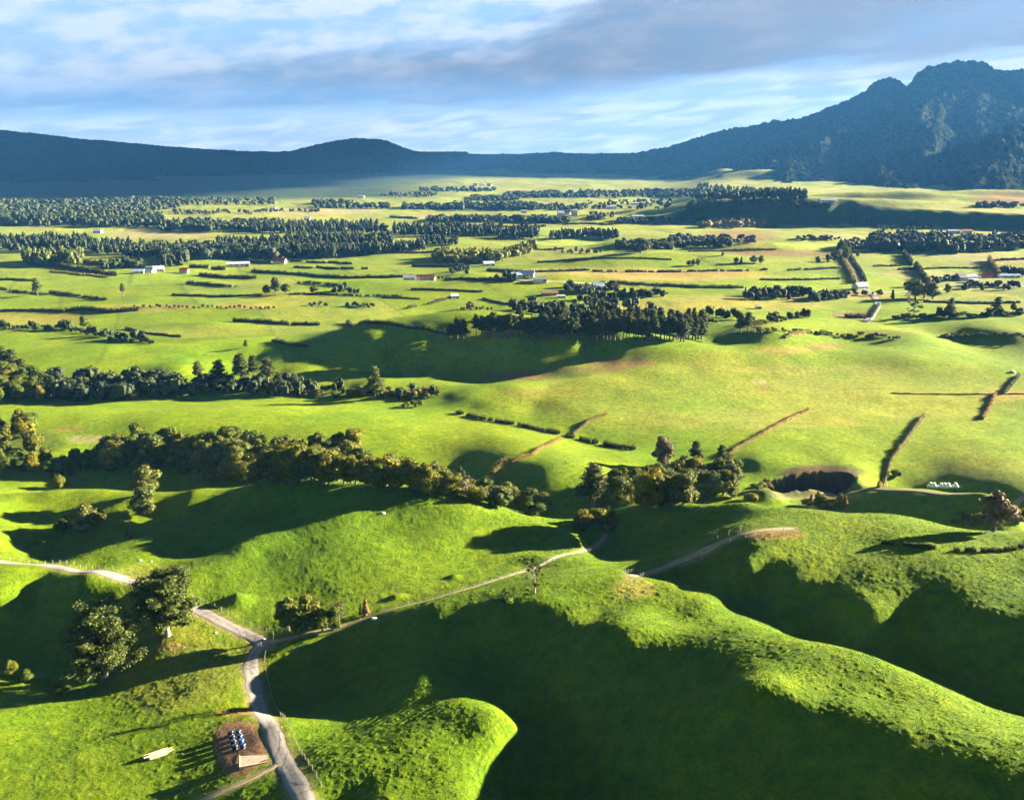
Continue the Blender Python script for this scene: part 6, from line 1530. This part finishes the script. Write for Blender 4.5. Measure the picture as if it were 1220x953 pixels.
def bin_obj(px, py, mat, label, s=(.72, .55, .75)):
    x, y, z = [float(q[0]) for q in hit(px, py)]
    root = empty('storage_bin', (x, y, z + .08), math.radians(-14), label, 'bin', 'bins standing in rows on the dirt yard')
    bm = bmesh.new(); box(bm, (0, 0, s[2] / 2), s, bevel=.05)
    for k in (-.3, 0, .3): box(bm, (k * s[0], -s[1] / 2 - .02, s[2] * .45), (.05, .05, s[2] * .7))
    bm_obj('body', bm, root, mat)
    bm = bmesh.new(); box(bm, (0, 0, s[2] + .05), (s[0] + .1, s[1] + .1, .1), bevel=.03); bm_obj('lid', bm, root, mat)
    bm = bmesh.new(); box(bm, (s[0] / 2 + .06, 0, s[2] - .02), (.06, s[1] + .05, .08)); box(bm, (s[0] / 2 + .06, 0, .1), (.06, s[1] + .05, .08)); bm_obj('rail', bm, root, M['white_plastic'])
    return root
for r_ in range(4):
    py = 874.5 + 5.6 * r_; pxx = 284 + 1.8 * r_
    bin_obj(pxx, py, M['blue_plastic'] if r_ == 2 else M['dark_plastic'], ['dark blue bin at the far end of the right hand row', 'dark blue bin second from the far end, right hand row', 'bright blue bin in the right hand row on the dirt yard', 'dark blue bin at the near end of the right hand row'][r_])
    bin_obj(pxx - 9.5, py + 1.5, M['dark_plastic'], ['dark bin at the far end of the left hand row', 'dark bin second from the far end, left hand row', 'dark bin third from the far end, left hand row', 'dark bin at the near end of the left hand row'][r_])
x, y, z = hit([303], [908]); x, y, z = float(x[0]), float(y[0]), float(z[0])
root = empty('loading_ramp', (x, y, z), math.radians(16), 'pale boarded timber ramp at the near end of the dirt yard', 'ramp')
bm = bmesh.new()
for i in range(12): box(bm, (-2.1 + i * .38, .0, .62 - .035 * i), (.35, 3.0 - .08 * i, .09), bevel=.01)
bm_obj('deck', bm, root, M['concrete'])
bm = bmesh.new(); box(bm, (0, -1.52, .25), (4.6, .1, 1.1)); box(bm, (-2.32, 0, .25), (.1, 3.0, 1.1)); bm_obj('side_board', bm, root, M['timber'])
for sx in (-2.1, 0, 2.1):
    bm = bmesh.new(); box(bm, (sx, -1.3, 0), (.2, .2, 1.2)); bm_obj('post', bm, root, M['old_timber'])

# ------------------------------------------------------------------ fences beside the tracks
def fence(P, side, label, step=2.6, h=1.1, nmax=90):
    Q = resample(P, step)[:nmax]
    t = np.gradient(Q, axis=0); t /= np.hypot(t[:, 0], t[:, 1])[:, None] + 1e-9
    Q = Q + np.stack([-t[:, 1], t[:, 0]], 1) * side
    z = ground_d(Q[:, 0], Q[:, 1])
    root = empty('wire_fence', (Q[0, 0], Q[0, 1], z[0]), 0, label, 'fence')
    base = np.array([Q[0, 0], Q[0, 1], z[0]])
    bm = bmesh.new(); cyl(bm, (0, 0, h / 2 - .1), .055, h + .3, seg=7); pm = bpy.data.meshes.new('post'); bm.to_mesh(pm); bm.free(); pm.materials.append(M['old_timber'])
    for (a, b), c_ in zip(Q, z):
        o = new_obj('post', pm, root); o.location = Vector((a, b, c_)) - Vector(base); o.rotation_euler = (RS.uniform(-.06, .06), RS.uniform(-.06, .06), 0)
    acc = Acc()
    for hh in (.35, .65, .95):
        tube(acc, np.concatenate([Q, (z + hh)[:, None]], 1) - base, np.full(len(Q), .012), 3)
    new_obj('wire', acc.mesh('wire'), root, [M['steel']])
fence(ROADS_ALL['hill_track'][0], 2.0, 'wire fence on the uphill side of the track over the right hand ridge')
fence(ROADS_ALL['hill_track'][0], -1.9, 'wire fence on the downhill side of the track over the right hand ridge')
fence(ROADS_ALL['farm_track'][0], -1.6, 'wire fence along the thin farm track below the left hill')
fence(ROADS_ALL['gravel_road'][0][:70], 3.0, 'wire fence above the gravel road at the left')

# ------------------------------------------------------------------ stones
def boulder(px, py, s, label):
    x, y, z = [float(q[0]) for q in hit(px, py)]
    cv, cf = cube_sphere(4); rs = np.random.RandomState(int(px))
    v = cv * (1 + .35 * fbm(cv[:, 0] * 1.7 + px, cv[:, 1] * 1.7 + cv[:, 2], int(px) % 50, 3)[:, None]) * np.array([s, s * .75, s * .55])
    o = new_obj('boulder', mesh_np('boulder', v, cf), None, [M['rock']], label=label, cat='boulder', group='pale stones lying in the grass')
    o.location = (x, y, z + s * .2)
for a in [(446, 738, .8, 'pale boulder on the skyline below the straw coloured tree'), (167, 668, .6, 'pale stone in the grass above the gravel road'), (180, 669, .4, 'smaller stone right of the one above the gravel road'),
          (314, 762, .5, 'pale stone at the edge of the road junction'), (456, 612, .8, 'pale stones on the flank of the rounded hilltop'), (1206, 444, 1.8, 'white heap beside the fence corner at the right edge'), (257, 754, .4, 'stone in the grass right of the spreading tree')]:
    boulder(*a)
